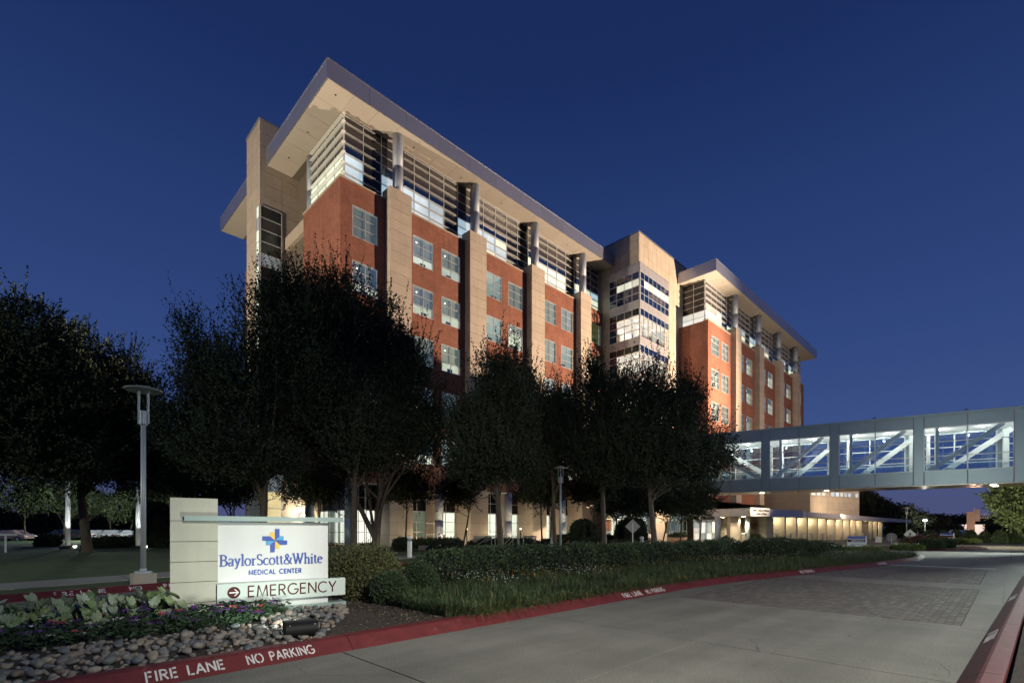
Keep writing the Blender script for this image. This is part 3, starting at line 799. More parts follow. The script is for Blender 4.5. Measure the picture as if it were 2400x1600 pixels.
fascia_run(r1, 'y', RY0, RX0, 52.9, ZS, ZT, 11)
fascia_run(r1, 'x', RX0, RY0 + .05, 47.35, ZS, ZT, 4)
fascia_run(r1, 'x', RX0, 51.1, 61.4, ZS, ZT, 3)
soffit_panels(r1, RX0 + .08, 52.9, RY0 + .08, 37.1, ZS, 18, 1)
soffit_panels(r1, RX0 + .08, 18.4, 37.1, 47.35, ZS, 1, 5)
soffit_panels(r1, RX0 + .08, 18.4, 51.1, 61.3, ZS, 1, 4)
for x, y in [(17.2, 36.0), (17.2, 41), (17.2, 45)] + [(24.3 + 5.2 * k, 36.2) for k in range(6)]:
    MB().lathe((x, y, ZS - .01), [(.07, 0), (.07, .02)], 12).build('soffit_downlight', 'black', r1)

# --- stair tower on the left
ST = MB().box(15.66, 47.46, 0, 30, 50.95, 38.1).build('stair_tower', 'joint', H)
pbox('stair_tower_cap', 'fascia', ST, 15.5, 47.3, 38.12, 22, 51.1, 38.25)
def stone_grid(par, pl, c, A, z0, z1, ph, skip=lambda a, z: False, dep=.045):
    n = max(1, round((z1 - z0) / ph)); h = (z1 - z0) / n
    for i in range(len(A) - 1):
        for j in range(n):
            zm = z0 + (j + .5) * h
            if skip((A[i] + A[i + 1]) / 2, zm): continue
            pbox('panel', 'stone', par, *PP(pl, c, A[i] + .014, 0, z0 + j * h + .014), *PP(pl, c, A[i + 1] - .014, dep, z0 + (j + 1) * h - .014))
stone_grid(ST, 'x', 15.6, [47.42, 48.15, 49.6, 51.0], 4.5, 38.1, 1.12, lambda a, z: 9 < z < 30.45 and 47.4 < a < 48.15)
stone_grid(ST, 'y', 47.4, [15.66, 17.5], 4.5, 38.1, 1.12, lambda a, z: 9 < z < 30.45)
stone_grid(ST, 'y', 47.4, [17.5, 19.3, 21.2], 4.5, 38.1, 1.12)
stone_grid(ST, 'y', 47.4, [15.66, 17.5, 19.3, 21.2], 0, 4.5, 1.12)
stone_grid(ST, 'x', 15.6, [47.42, 49.2, 51.0], 0, 4.5, 1.12)
ZT_ = [9 + 1.072 * i for i in range(21)]
curtain('y', 47.36, [15.62, 17.45], ZT_, lambda i, j: 'dark_glass' if j % 3 else 'frost_dim' if j % 2 else 'louver_glass', parent=ST, name='stair_glazing', fm='alu')
curtain('x', 15.56, [47.42, 48.13], ZT_, lambda i, j: 'frost_green' if (j % 3) else 'frost_dim', parent=ST, name='stair_glazing', fm='alu')
# beam of the recess between tower and brick wing, dark recess
bx('bridge_beam', 'stone', H, 17.75, 43.12, 27.2, 18.3, 47.3, 28.3)
bx('recess_wall', 'stone', H, 22.5, 43.12, 0, 22.9, 47.35, 34.0)

# --- glass tower at the elbow
TX, TY = 53.0, 31.5
tb = MB()
tb.box(59.8, TY + .05, 0, 75, 46, 37.1); tb.box(TX + .05, 35.52, 0, 59.79, 46, 37.1)
tb.box(TX + .05, TY + .05, 33.3, 59.79, 35.51, 37.1); tb.box(TX + .05, TY + .05, 0, 59.79, 35.51, 6.5)
T = tb.build('elbow_tower', 'joint', H)
stone_grid(T, 'x', TX, [31.55, 32.9, 34.2, 35.5, 36.9, 38.2], 0, 37.1, .93, lambda a, z: (z < 33.1 and a < 35.4))
A_ = [53.05 + 1.06 * i for i in range(12)]
stone_grid(T, 'y', TY, A_, 0, 37.1, 1.24, lambda a, z: (z < 32.8 and a < 59.3))
stone_grid(T, 'x', TX, [38.2, 40.0, 42], 35.7, 37.1, .7)
pbox('tower_cap', 'fascia', T, TX - .06, TY - .06, 37.12, 66, 40, 37.25)
GX0, GY0 = 52.7, 31.2; GX1, GY1 = 59.75, 35.5
gb = MB()
for fl in range(7):                       # floor slabs and the unlit storeys are solid, lit storeys stay open
    zt_ = 32.25 - fl * 4.35
    gb.box(GX0 + .08, GY0 + .1, zt_ + .01, GX1 - .02, GY1 - .02, zt_ + .92)
    if fl not in (1, 2, 3): gb.box(GX0 + .08, GY0 + .1, zt_ - 3.43, GX1 - .02, GY1 - .02, zt_ + .005)
    else: gb.box(GX0 + .08, GY0 + .1, zt_ - .84, GX1 - .02, GY1 - .02, zt_ + .005)
G = gb.build('glass_bay', 'joint', H)
AX = [GX0 + (GX1 - GX0) * i / 7 for i in range(8)]; AY = [GY0 + (GY1 - GY0) * i / 4 for i in range(5)]
def spandrel(z0, z1):
    for i in range(7): pbox('spandrel_panel', 'spandrel', G, AX[i] + .01, GY0, z0, AX[i + 1] - .01, GY0 + .06, z1)
    for i in range(4): pbox('spandrel_panel', 'spandrel', G, GX0, AY[i] + (.07 if i == 0 else .01), z0, GX0 + .06, AY[i + 1] - .01, z1)
spandrel(32.25, 33.2)
pbox('bay_cap', 'fascia', G, GX0 - .04, GY0 - .04, 33.2, GX1, GY1, 33.28)
zt = 32.25
for fl in range(6):
    z1 = zt - fl * 4.35; z0 = z1 - 3.42
    lit = fl in (1, 2, 3)
    Z = [z0 + (z1 - z0) * k / 4 for k in range(5)]
    def pf(i, j, fl=fl):
        if fl == 0: return 'blue_glass' if j != 2 else ('room_bright' if i > 0 else 'blue_glass')
        if j == 3: return 'blue_glass'
        return None
    def pf2(i, j, fl=fl):
        if fl == 0: return 'blue_glass' if j != 2 else ('room_bright' if i < 3 else 'dark_glass')
        if j == 3 or i == 3: return 'dark_glass' if j == 3 else 'blue_glass'
        return None
    curtain('y', GY0 + .02, AX, Z, pf, .07, 'alu', G, 'bay_glazing', .03)
    curtain('x', GX0 + .02, AY, Z, pf2, .07, 'alu', G, 'bay_glazing', .03)
    if fl: spandrel(z1 + .002, z1 + .928)
    if lit:
        r = MB().use('room_white'); zz = Z[3]
        def q(m, *p): r.use(m); r.poly(p)
        q('room_bright', (GX0 + .4, GY1 - .1, z0), (GX1, GY1 - .1, z0), (GX1, GY1 - .1, zz), (GX0 + .4, GY1 - .1, zz))
        q('room_cool', (GX1 - .1, GY0 + .2, z0), (GX1 - .1, GY1, z0), (GX1 - .1, GY1, zz), (GX1 - .1, GY0 + .2, zz))
        q('ceiling_lit', (GX0 + .1, GY0 + .1, zz), (GX1, GY0 + .1, zz), (GX1, GY1, zz), (GX0 + .1, GY1, zz))
        q('desk', (GX0 + .1, GY0 + .1, z0), (GX1, GY0 + .1, z0), (GX1, GY1, z0), (GX0 + .1, GY1, z0))
        for k in range(5):
            r.use('room_white' if k % 2 else 'blind_blue'); r.box(GX0 + 1.4 + k * 1.2, GY0 + 1.8, z0 + .01, GX0 + 1.5 + k * 1.2, GY0 + 2.0, zz - .01)
        for k in range(6):
            r.use('desk' if k % 2 else 'screen'); r.box(GX0 + .9 + k * 1.05, GY0 + .5, z0 + .01, GX0 + 1.5 + k * 1.05, GY0 + .8, z0 + .5 + .2 * (k % 3))
        r.use('wood'); r.box(GX0 + 1.0, GY1 - .3, z0 + .01, GX0 + 1.9, GY1 - .2, z0 + 1.7)
        for k in range(3):
            r.use('lamp_white'); r.box(GX0 + 1.2 + k * 2.0, GY0 + 1.2, zz - .06, GX0 + 1.5 + k * 2.0, GY0 + 1.4, zz - .02)
        r.build('room', None, G)

# --- wing 2
Y2 = 27.6; YP2 = 26.84; P2 = [70.6, 79.75, 89.1, 98.4]; W2 = 1.95
wins2 = [(64.3, 66.75), (67.55, 69.95)]
for k in range(3): b = P2[k] + W2; wins2 += [(b + .75, b + 3.15), (b + 3.95, b + 6.35)]
wins2 += [(101.4, 103.6)]
w = MB(); wall_open(w, 'y', Y2, 63.3, 105.2, 5.2, 28.5, [(a, b, *r) for a, b in wins2 for r in ROWS]); w.build('brick_wall', 'brick', H)
bx('brick_wall', 'brick', H, 63.3, 27.952, 5.2, 63.65, 31.49, 28.5)
st2 = ['CBBCBCBCD', 'BBBCBCBCB', 'CBGCGGBBC', 'BCBCGCCBB', 'DDDDDDDDD']
for i, (a, b) in enumerate(wins2):
    for r in range(5): std_window('y', Y2, a, b, r, st2[r][i % 9])
bx('parapet_cap', 'stone', H, 63.22, 27.52, 28.502, 105.3, 28.2, 28.62)
bx('core_wall', 'joint', H, 75.01, 29.8, 5.6, 105, 46, 28.45)
bx('core_wall', 'joint', H, 63.66, 29.8, 5.6, 74.9, 31.5, 28.45)
bx('core_wall', 'joint', H, 64.6, 28.9, 28.63, 105, 46, 34.15)
for x in P2:
    pilaster(x, x + W2, YP2, Y2, 5.2, 29.35)
    bx('pilaster_back', 'stone', H, x, Y2, 28.63, x + W2, 28.05, 29.35)
    round_column(x + W2 / 2, 27.4, 29.35, 34.2)
n2 = 24; A3 = [64.15 + (105.4 - 64.15) * i / n2 for i in range(n2 + 1)]
def pane2(i, j):
    x = (A3[i] + A3[i + 1]) / 2
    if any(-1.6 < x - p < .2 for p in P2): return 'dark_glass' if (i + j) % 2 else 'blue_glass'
    if j < 2: return cr_.choice(['frost_green', 'frost_green', 'room_bright', 'frost_dim'])
    if j == 2: return cr_.choice(['frost_dim', 'frost_blue', 'louver_glass'])
    return 'louver_glass'
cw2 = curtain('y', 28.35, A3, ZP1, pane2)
for j in range(1, 8):
    z = ZP1[j] if j < 7 else 33.9
    for k in range(5):
        x0 = (63.9 if k == 0 else P2[k - 1] + W2 + .15); x1 = (P2[k] - .5 if k < 4 else 105.9)
        pbox('louvre', 'alu', cw2, x0, 28.08, z - .028, x1, 28.285, z + .028)
cwl2 = curtain('x', 64.1, [28.42, 29.9, 31.45], ZP1, lambda i, j: 'room_white' if j < 2 else 'dark_glass', name='side_clerestory')
r2 = roof(62.7, 108.8, 26.3, 46, ZS, ZT, 0, 0, nm='roof')
fascia_run(r2, 'y', 26.3, 62.7, 108.8, ZS, ZT, 13)
fascia_run(r2, 'x', 62.7, 26.35, 31.45, ZS, ZT, 2)
soffit_panels(r2, 62.78, 108.7, 26.38, 28.4, ZS, 18, 1)
soffit_panels(r2, 62.78, 64.1, 28.4, 31.4, ZS, 1, 1)
soffit_panels(r2, 105.3, 108.7, 28.4, 46, ZS, 1, 5)
for k in range(6): MB().lathe((66.5 + 7.4 * k, 27.0, ZS - .01), [(.07, 0), (.07, .02)], 12).build('soffit_downlight', 'black', r2)

# --- ground storey of wing 1
bx('storey_soffit', 'soffit', H, 17.7, 36.3, 5.14, 52.4, 43, 5.19)
def base_pier(x0, x1, y0, y1):
    core = bx('base_pier', 'joint', H, x0 + .03, y0 + .03, 0, x1 - .03, y1, 5.14)
    for i in range(5): pbox('panel', 'stone', core, x0, y0, i * 1.03 + .008, x1, y1 - .01, (i + 1) * 1.03 - .008)
for x in P1: base_pier(x - .25, x + PW - .1, 35.2, 37.35)
gw = [(19.25, 20.35, 'room_ground'), (20.45, 21.3, 'room_amber'), (24.4, 26.4, 'room_dim'), (27.5, 29.75, 'room_ground'),
      (33.4, 35.1, 'room_ground'), (36.25, 38.25, 'room_ground'), (41.9, 43.5, 'room_ground'), (45.3, 46.7, 'room_cool'), (49.6, 51.9, 'room_dim')]
prev = 19.0; YG = 37.35
for (a, b, kind) in gw:
    if a - prev > .25: 
        for i in range(5): pbox('panel', 'stone', H, prev, YG, i * 1.03 + .008, a - .01, YG + .12, (i + 1) * 1.03 - .008)
    W = window(H, 'y', YG, a, b, .35, 3.1, 2, 3, None, kind, 0, False, depth=3.0)
    if kind in ('room_ground', 'room_dim') and b - a > 1.5:
        m_ = 'wood'
        bx('wall_cabinet', m_, W, a + .55, YG + 1.7, 1.75, b - .2, YG + 2.1, 2.25)
        bx('desk', m_, W, a + .5, YG + 1.2, .36, b - .25, YG + 1.8, 1.0)
        bx('monitor', 'screen', W, a + .9, YG + 1.3, 1.05, a + 1.25, YG + 1.38, 1.35)
    f = MB().use('alu')
    curtain('y', YG + .02, [a, (a + b) / 2, b], [3.12, 4.1, 5.12], lambda i, j: 'dark_glass', .05, 'alu', H, 'storey_glazing', .02)
    prev = b
for i in range(5): pbox('panel', 'stone', H, prev, YG, i * 1.03 + .008, 52.9, YG + .12, (i + 1) * 1.03 - .008)
for x in (18.4, 26.9, 35.55, 44.2): round_column(x, 36.1, 0, 5.14, .38)
round_column(18.2, 43.0, 0, 5.3, .38)
for k in range(3):
    a = 37.4 + k * 1.9
    window(H, 'x', 19.0, a, a + 1.8, .35, 3.1, 2, 3, None, ['room_ground', 'room_dim', 'room_ground'][k], 0, True, depth=2.2)
curtain('x', 19.0, [37.4, 38.3, 39.2, 40.1, 41.1, 42.1, 43.1], [3.12, 4.1, 5.12], lambda i, j: 'dark_glass', .05, 'alu', H, 'storey_glazing')
curtain('y', 47.3, [15.7, 17.45], [.4, 1.9, 3.4, 4.9, 6.4], lambda i, j: 'room_amber' if j < 3 else 'frost_dim', .07, 'alu', ST, 'stair_glazing')
wl = MB().lathe((19.2, 46.9, 2.75), [(.16, 0), (.2, .1), (.12, .2)], 12).build('wall_light', 'lamp_white', H)
lamp('POINT', 'wall_light_glow', (19.2, 46.4, 2.8), 320, (1, .88, .65), .1)
lamp('POINT', 'soffit_light_glow', (20.5, 40, 4.8), 150, (1, .95, .85), .2)
for x in (24.8, 27.5, 33.2, 36.2, 41.8, 45): lamp('POINT', 'uplight_glow', (x, 34.0, .4), 210, (1, .78, .52), .05)

# --- lobby below the elbow tower
LB = bx('lobby', 'joint', H, 45.6, 31.3, 0, 63.2, 31.48, 4.0)
bx('lobby_roof', 'fascia', H, 45.2, 29.9, 4.02, 63.2, 31.45, 4.5)
AL = [45.6 + 1.1 * i for i in range(17)]
rl = random.Random(9)
curtain('y', 30.4, AL, [.1, 1.3, 2.6, 3.95], lambda i, j: 'glass', .06, 'alu', H, 'lobby_glazing', .02)
for i in range(16):
    for j in range(3):
        pbox('lobby_interior', rl.choice(['room_cool', 'frost_blue', 'room_bright', 'blind_blue', 'room_amber', 'brick', 'room_cool', 'frost_dim']), H, AL[i], 31.22, .1 + j * 1.25, AL[i + 1] - .05, 31.28, 1.3 + j * 1.25)  # mostly glowing patches standing in for the lit lobby
for i in range(5): bx('lobby_seat', 'desk', H, 47 + i * 3, 30.8, .1, 48.4 + i * 3, 31.1, .9)
base_pier(53.2, 56.4, 29.4, 30.3)
dr = thing('entrance_doors', 'glazed pale double entrance doors under the canopy beside the lobby glass', 'door', (60, 25.5, 0), (59.6, 26.2, 0), R(-10.5))
for i in range(4):
    x = -2.4 + i * 1.2
    fr_ = MB()
    for c in ((x, 0, 0, x + .1, .1, 2.5), (x + 1.08, 0, 0, x + 1.18, .1, 2.5), (x + .1, 0, 0, x + 1.08, .1, .3), (x + .1, 0, 2.35, x + 1.08, .1, 2.5), (x + .1, 0, 1.0, x + 1.08, .1, 1.1)): fr_.box(60 + c[0], 25.5 + c[1], c[2], 60 + c[3], 25.5 + c[4], c[5])
    lf = fr_.build('door_leaf', 'white_paint', dr)
    pbox('pane', 'room_cool' if i % 2 else 'room_bright', lf, 60 + x + .11, 25.54, .31, 60 + x + 1.07, 25.57, .99)
    pbox('pane', 'room_white' if i % 2 else 'room_cool', lf, 60 + x + .11, 25.54, 1.11, 60 + x + 1.07, 25.57, 2.34)
bx('transom', 'white_paint', dr, 57.5, 25.5, 2.52, 62.4, 25.6, 2.7)

# ================================================================ ENTRANCE CANOPY
CX, CY, CR = 59.5, 21.1, R(-10.5)
Cn = thing('entrance_canopy', 'low grey canopy on a row of lit limestone fins running right from the entrance', 'canopy', (0, 0, 0), (CX, CY, 0), CR)
cu, sn = math.cos(CR), math.sin(CR)
def CW(x, y, z=0): return (CX + cu * x - sn * y, CY + sn * x + cu * y, z)
def CT(px, v):      # local x for a picture column at local depth v
    r = (px - 1200) / 1170
    # X = CX + cu t - sn v ; Y = CY + sn t + cu v ; r = (X - Y)/(X + Y)
    a, b = CX - sn * v, CY + cu * v
    return (r * (a + b) - (a - b)) / ((cu - sn) - r * (cu + sn))
def slab(mb, x0, x1, y0, y1, zb0, zt0, zb1, zt1):
    n = len(mb.v)
    mb.v += [(x0, y0, zb0), (x1, y0, zb1), (x1, y1, zb1), (x0, y1, zb0), (x0, y0, zt0), (x1, y0, zt1), (x1, y1, zt1), (x0, y1, zt0)]
    for q in ((0, 3, 2, 1), (4, 5, 6, 7), (0, 1, 5, 4), (1, 2, 6, 5), (2, 3, 7, 6), (3, 0, 4, 7)): mb.f.append(tuple(n + i for i in q)); mb.m.append(mb.mi)
bx('canopy_roof', 'fascia', Cn, .06, .06, 3.08, 12.4, 9.5, 3.9)
for i in range(4): pbox('fascia_panel', 'spandrel', Cn, 0, .1 + i * 2.35, 3.06, .055, 2.42 + i * 2.35, 3.95)
for i in range(3): pbox('fascia_panel', 'fascia', Cn, 4.15 + i * 2.75, 0, 3.0, 4.15 + (i + 1) * 2.75 - .02, .05, 3.62)
bx('canopy_ceiling', 'soffit', Cn, .1, .1, 3.03, 12.3, 9.4, 3.075)
sb = bx('name_board', 'white_paint', Cn, .0, -.10, 3.02, 4.1, .045, 4.0)
for t_, z_ in (('Baylor Regional Medical', 3.60), ('Center at Plano', 3.22)):
    me = text_mesh(t_, .36, .008, .008, 'CENTER'); me.materials.append(M['black'])
    link('lettering', me, sb, (2.2, -.112, z_), rot=(R(90), 0, 0))
tE = CT(2130, 0)
N2 = 16
for i in range(N2):
    t0, t1 = 12.5 + (tE - 12.5) * i / N2, 12.5 + (tE - 12.5) * (i + 1) / N2
    f0, f1 = i / N2, (i + 1) / N2
    mb = MB(); slab(mb, t0 + .01, t1 - .01, -.35, -.28, 3.09 - .51 * f0, 3.76 - .67 * f0, 3.09 - .51 * f1, 3.76 - .67 * f1); mb.build('fascia_panel', 'spandrel', Cn)
mb = MB(); slab(mb, 12.45, tE, -.27, 4.6, 3.1, 3.7, 2.6, 3.05); mb.build('canopy_roof', 'fascia', Cn)
mb = MB(); slab(mb, 12.5, CT(2069, 1) + .5, -.2, 4.55, 3.06, 3.09, 2.7, 2.73); mb.build('canopy_ceiling', 'soffit', Cn)
pe = [1600 + .3401 * x for x in (625, 712, 792, 864, 934, 996, 1055, 1107, 1155, 1198, 1240, 1280, 1312, 1345, 1380)]
zt_of = lambda t: 3.02 if t < 12.5 else 3.05 - .36 * (t - 12.5) / (CT(2069, 1) - 12.5)
last = None
for k, px in enumerate(pe):
    t = CT(px, .9); zt = zt_of(t)
    wd_ = 1.6 if k == 0 else .34
    core = bx('fin_wall', 'joint', Cn, t - wd_ + .02, .92, 0, t - .02, 3.0, zt)
    for i in range(3): pbox('panel', 'stone', core, t - wd_, .9, zt * i / 3 + .006, t, 3.02, zt * (i + 1) / 3 - .006)
    if k:
        # half-height light box and bollard of each bay
        bx('light_box', 'alu_dark', Cn, last + .05, 1.2, zt - .42, last + .75, 1.35, zt - .32)
        bx('lamp_lens', 'lamp_warm', Cn, last + .1, 1.3, zt - .06, last + .6, 1.6, zt - .03)
        lamp('POINT', 'canopy_lamp', CW((last + t) / 2 + .35, 2.1, zt - .3), 105, (1, .88, .56), .08)
    if t > 11: bx('back_wall', 'stone', Cn, last + .02, 4.0, 0, t + .02, 4.2, zt)
    last = t
for k, px in enumerate((1822, 1851, 1877, 1901, 1926, 1950, 1976, 2000, 2022, 2041)):
    x, y, _ = CW(CT(px, .2), .2)
    tag(MB().lathe((x, y, 0), [(.16, 0), (.16, .85), (.12, .95), (.02, 1.0)], 14).build('bollard', 'galv'), '%s pale steel bollard from the left in the row before the lit fins' % ['first', 'second', 'third', 'fourth', 'fifth', 'sixth', 'seventh', 'eighth', 'ninth', 'tenth'][k], 'bollard', 'bollards before the canopy fins')
# entry court under the first bay
x_, y_ = DP(1682, 60.5)
tag(MB().lathe((x_, y_, 0), [(.34, 0), (.34, 3.03)], 24).build('canopy_column', 'column', smooth=True), 'dark round column holding the canopy beside the entrance doors', 'column')
def lwall(px0, px1, v, z1, nm, m='stone'):
    core = bx(nm, 'joint', Cn, CT(px0, v), v + .03, 0, CT(px1, v), v + .5, z1)
    n = 3
    for i in range(n): pbox('panel', m, core, CT(px0, v) - .01, v, z1 * i / n + .006, CT(px1, v) + .01, v + .45, z1 * (i + 1) / n - .006)
lwall(1712, 1735, 2.6, 3.02, 'entry_wall'); lwall(1735, 1748, 3.6, 3.02, 'entry_wall'); lwall(1697, 1712, 6.5, 3.02, 'entry_wall')
lwall(1755, 1792, 6.8, 3.02, 'entry_wall')
x_, y_ = DP(1752, 61); tag(MB().lathe((x_, y_, 0), [(.28, 0), (.28, 3.02)], 24).build('canopy_column', 'white_paint', smooth=True), 'white round column at the right of the canopy entrance court', 'column')
for t_, v_ in ((.9, 1.2), (2.6, 2.4), (1.2, 4.5), (3.4, 5.5), (5.5, 4.5), (2.0, 7.8)):
    MB().lathe((t_, v_, 2.99), [(.13, 0), (.13, .035)], 16).build('downlight', 'lamp_warm', Cn)
    lamp('SPOT', 'downlight_glow', CW(t_, v_, 2.95), 520, (1, .88, .62), .08, CW(t_, v_, 0), 125, .6)

# ================================================================ ANNEX
an = thing('annex_building', 'beige stone annex with a strip of small square windows behind the canopy', 'building', (0, 0, 0), (*DP(1899, 72), 0), R(-17))
ca, sa_ = math.cos(R(-17)), math.sin(R(-17)); ax0, ay0 = DP(1899, 72)
def AT(px):
    r = (px - 1200) / 1170; return (r * (ax0 + ay0) - (ax0 - ay0)) / ((ca - sa_) - r * (ca + sa_))
AE = AT(2014)
core = bx('annex_wall', 'joint', an, .05, .05, 0, AE - .05, 16, 9)
hs = [0, 1.1, 2.2, 3.3, 4.4, 5.5, 6.3]; cols = [AE * i / 9 for i in range(10)]
def ag(a0, a1, z0, z1): pbox('panel', 'stone', core, a0 + .01, 0, z0 + .01, a1 - .01, .06, z1 - .01)
for i in range(9):
    for a, b in zip(hs[:-1], hs[1:]): ag(cols[i], cols[i + 1], a, b)
    ag(cols[i], cols[i + 1], 6.3, 6.42); ag(cols[i], cols[i + 1], 7.12, 7.9); ag(cols[i], cols[i + 1], 7.9, 9)
wc = [AT(1903 + 0) ]
wp = [(889, 917), (926, 951), (961, 985), (994, 1014), (1025, 1048), (1057, 1078), (1087, 1105), (1114, 1134), (1142, 1160), (1168, 1184), (1191, 1210)]
pz = .08
for k, (a, b) in enumerate(wp):
    x0, x1 = AT(1600 + .3401 * a), AT(1600 + .3401 * b)
    bx('wall_strip', 'stone', an, pz, .0, 6.43, x0 - .02, .06, 7.11); pz = x1 + .02
    W = MB().box(x0 - .02, .0, 6.43, x1 + .02, .04, 6.48).box(x0 - .02, 0, 7.06, x1 + .02, .04, 7.11).build('window', 'alu', an)
    pbox('pane', ['room_white', 'frost_blue', 'room_bright', 'frost_dim', 'frost_blue', 'frost_blue', 'room_bright', 'frost_blue', 'frost_blue', 'blind_green', 'frost_blue'][k], W, x0, .03, 6.48, x1, .05, 7.06)
bx('wall_strip', 'stone', an, pz, .0, 6.43, AE - .01, .06, 7.11)
for j in range(5):
    for i, (a, b) in enumerate(zip(hs + [7.4, 8.2], hs[1:] + [7.4, 8.2, 9])): pbox('panel', 'stone', core, 0, .07 + j * 2.6, a + .01, .06, 2.65 + j * 2.6, b - .01)
lamp('SPOT', 'canopy_uplight', CW(22, -1.0, 3.6), 900, (1, .78, .5), .1, (*DP(1950, 74), 5), 120, .8)

# ================================================================ SKY BRIDGE
BR = math.atan2(-.967, .253); BO = (53.7, 7.0)
B = thing('sky_bridge', 'enclosed grey metal pedestrian bridge with wide windows and white diagonal braces crossing over the road', 'pedestrian bridge', (0, 0, 0), (*BO, 0), BR)
def BW(x, y, z): return (BO[0] + math.cos(BR) * x - math.sin(BR) * y, BO[1] + math.sin(BR) * x + math.cos(BR) * y, z)
Z0, Z1, ZA, ZB = 5.2, 11.14, 6.39, 9.99; DB = 4.2
bays = [(-22.4, -16.6), (-15.9, -10.36), (-9.66, -4.8), (-4.09, 1.18), (1.88, 7.41), (8.15, 13.7), (14.4, 20.0)]
xs0, xs1 = -25.6, 40
for side, y0 in ((0, 0), (1, DB - .06)):
    edges = [xs0]
    for a, b in bays: edges += [a, (a + b) / 2, b]
    edges += [27, 34, xs1]
    for a, b in zip(edges[:-1], edges[1:]):
        isw = any(abs(a - p) < .01 or abs(b - q) < .01 and True for p, q in bays if a >= p - .01 and b <= q + .01)
        pbox('wall_panel', 'bridge_metal', B, a + .02, y0, Z0 + .03, b - .02, y0 + .06, ZA - .01 if isw else Z1 - .2)
        if isw: pbox('wall_panel', 'bridge_metal', B, a + .02, y0, ZB + .01, b - .02, y0 + .06, Z1 - .2)
        if side == 0: pbox('panel_seam', 'alu_dark', B, a - .035, -.03, Z0 + .03, a + .035, -.005, (ZA - .02) if isw else Z1 - .2)
        if side == 0 and isw: pbox('panel_seam', 'alu_dark', B, a - .035, -.03, ZB + .02, a + .035, -.005, Z1 - .2)
bx('roof', 'bridge_metal', B, xs0, -.08, Z1 - .19, xs1, DB + .08, Z1)
bx('roof_ceiling', 'ceiling_lit', B, xs0, .1, ZB + .12, xs1, DB - .1, ZB + .2)  # whole ceiling glows to brighten the bridge interior
bx('floor', 'walk', B, xs0, .1, ZA - .35, xs1, DB - .1, ZA - .15)
for a in np.arange(xs0, xs1, 2.6): pbox('underside_panel', 'bridge_soffit', B, a + .02, .0, Z0 - .05, min(a + 2.58, xs1), DB, Z0)
bx('end_wall', 'bridge_metal', B, xs0 - .1, 0, Z0, xs0, DB, Z1)
for k, (a, b) in enumerate(bays):
    for y0 in (.0, DB - .06):
        f = MB(); mw = .045
        for x in (a, (a + b) / 2, b): f.box(x - mw, y0 - .01, ZA, x + mw, y0 + .07, ZB)
        for j in range(4):
            z = ZA + (ZB - ZA) * j / 3
            for x0, x1 in ((a, (a + b) / 2), ((a + b) / 2, b)): f.box(x0 + mw, y0 - .005, z - mw * .8, x1 - mw, y0 + .06, z + mw * .8)
        W = f.build('window', 'white_paint' if y0 > 1 else 'alu', B)
        for i in range(2):
            for j in range(3):
                pbox('pane', 'glass_b', W, a + (b - a) * i / 2 + .04, y0 + .025, ZA + 1.2 * j + .03, a + (b - a) * (i + 1) / 2 - .04, y0 + .035, ZA + 1.2 * (j + 1) - .03)
        # truss members just inside the glass
        yt = .42 if y0 < 1 else DB - .45
        if k <= 1: p, q = (a + .1, yt, ZB), (b - .1, yt, ZA)
        else: p, q = (a + .35, yt, ZA), (b - .5, yt, ZB)
        if y0 > 1: p = (p[0] + 1.35, *p[1:]); q = (q[0] + 1.35, *q[1:])
        mb = MB(); mb.beam(p, q, .12, .34 if y0 < 1 else .42); mb.build('diagonal_brace', 'white_paint', B)
        mb = MB(); mb.beam((a - .3, yt, ZA), (a - .3, yt, ZB), .3, .3); mb.build('truss_post', 'white_paint', B)
        if k > 1: mb = MB(); mb.beam((a + .9, yt, ZA), (a + .9, yt, ZB), .4, .22); mb.build('wall_post', 'white_paint', B)
    MB().box(a, DB / 2 + .9, ZA - .1, b, DB / 2 + .96, ZA + .95).build('handrail_panel', 'glass_b', B)
    bx('handrail', 'white_paint', B, a - .35, DB - .75, ZA + .85, b + .35, DB - .7, ZA + .93)
    for s in (.25, .75):
        MB().lathe((a + (b - a) * s, DB / 2, ZB + .09), [(.16, 0), (.16, .02)], 12).build('ceiling_light', 'lamp_white', B)
    for s in (.25, .75): lamp('POINT', 'bridge_light', BW(a + (b - a) * s, DB / 2, ZB + .04), 170, (1, .98, .88), .04)
def BT(px, v):
    r = (px - 1200) / 1170; c, s = math.cos(BR), math.sin(BR); a, b = BO[0] - s * v, BO[1] + c * v
    return (r * (a + b) - (a - b)) / ((c - s) - r * (c + s))
for px, v in ((1660, 2.0), (1786, 2.0), (1937, 2.0), (2328, 1.4), (2333, 2.9)):
    x = BT(px, v)
    MB().lathe((x, v, Z0 - .08), [(.2, 0), (.2, .03)], 16).build('underside_light', 'lamp_warm', B)
    lamp('SPOT', 'underside_light_glow', BW(x, v, Z0 - .15), 700, (1, .88, .66), .12, BW(x, v, 0), 130, .7)
for x in (-20, -13, -7, -1.5, 4.6, 10.9, 17): MB().lathe((x, .3, Z1), [(.05, 0), (.05, .12), (.12, .14), (.12, .2)], 10).build('roof_vent', 'alu_dark', B)

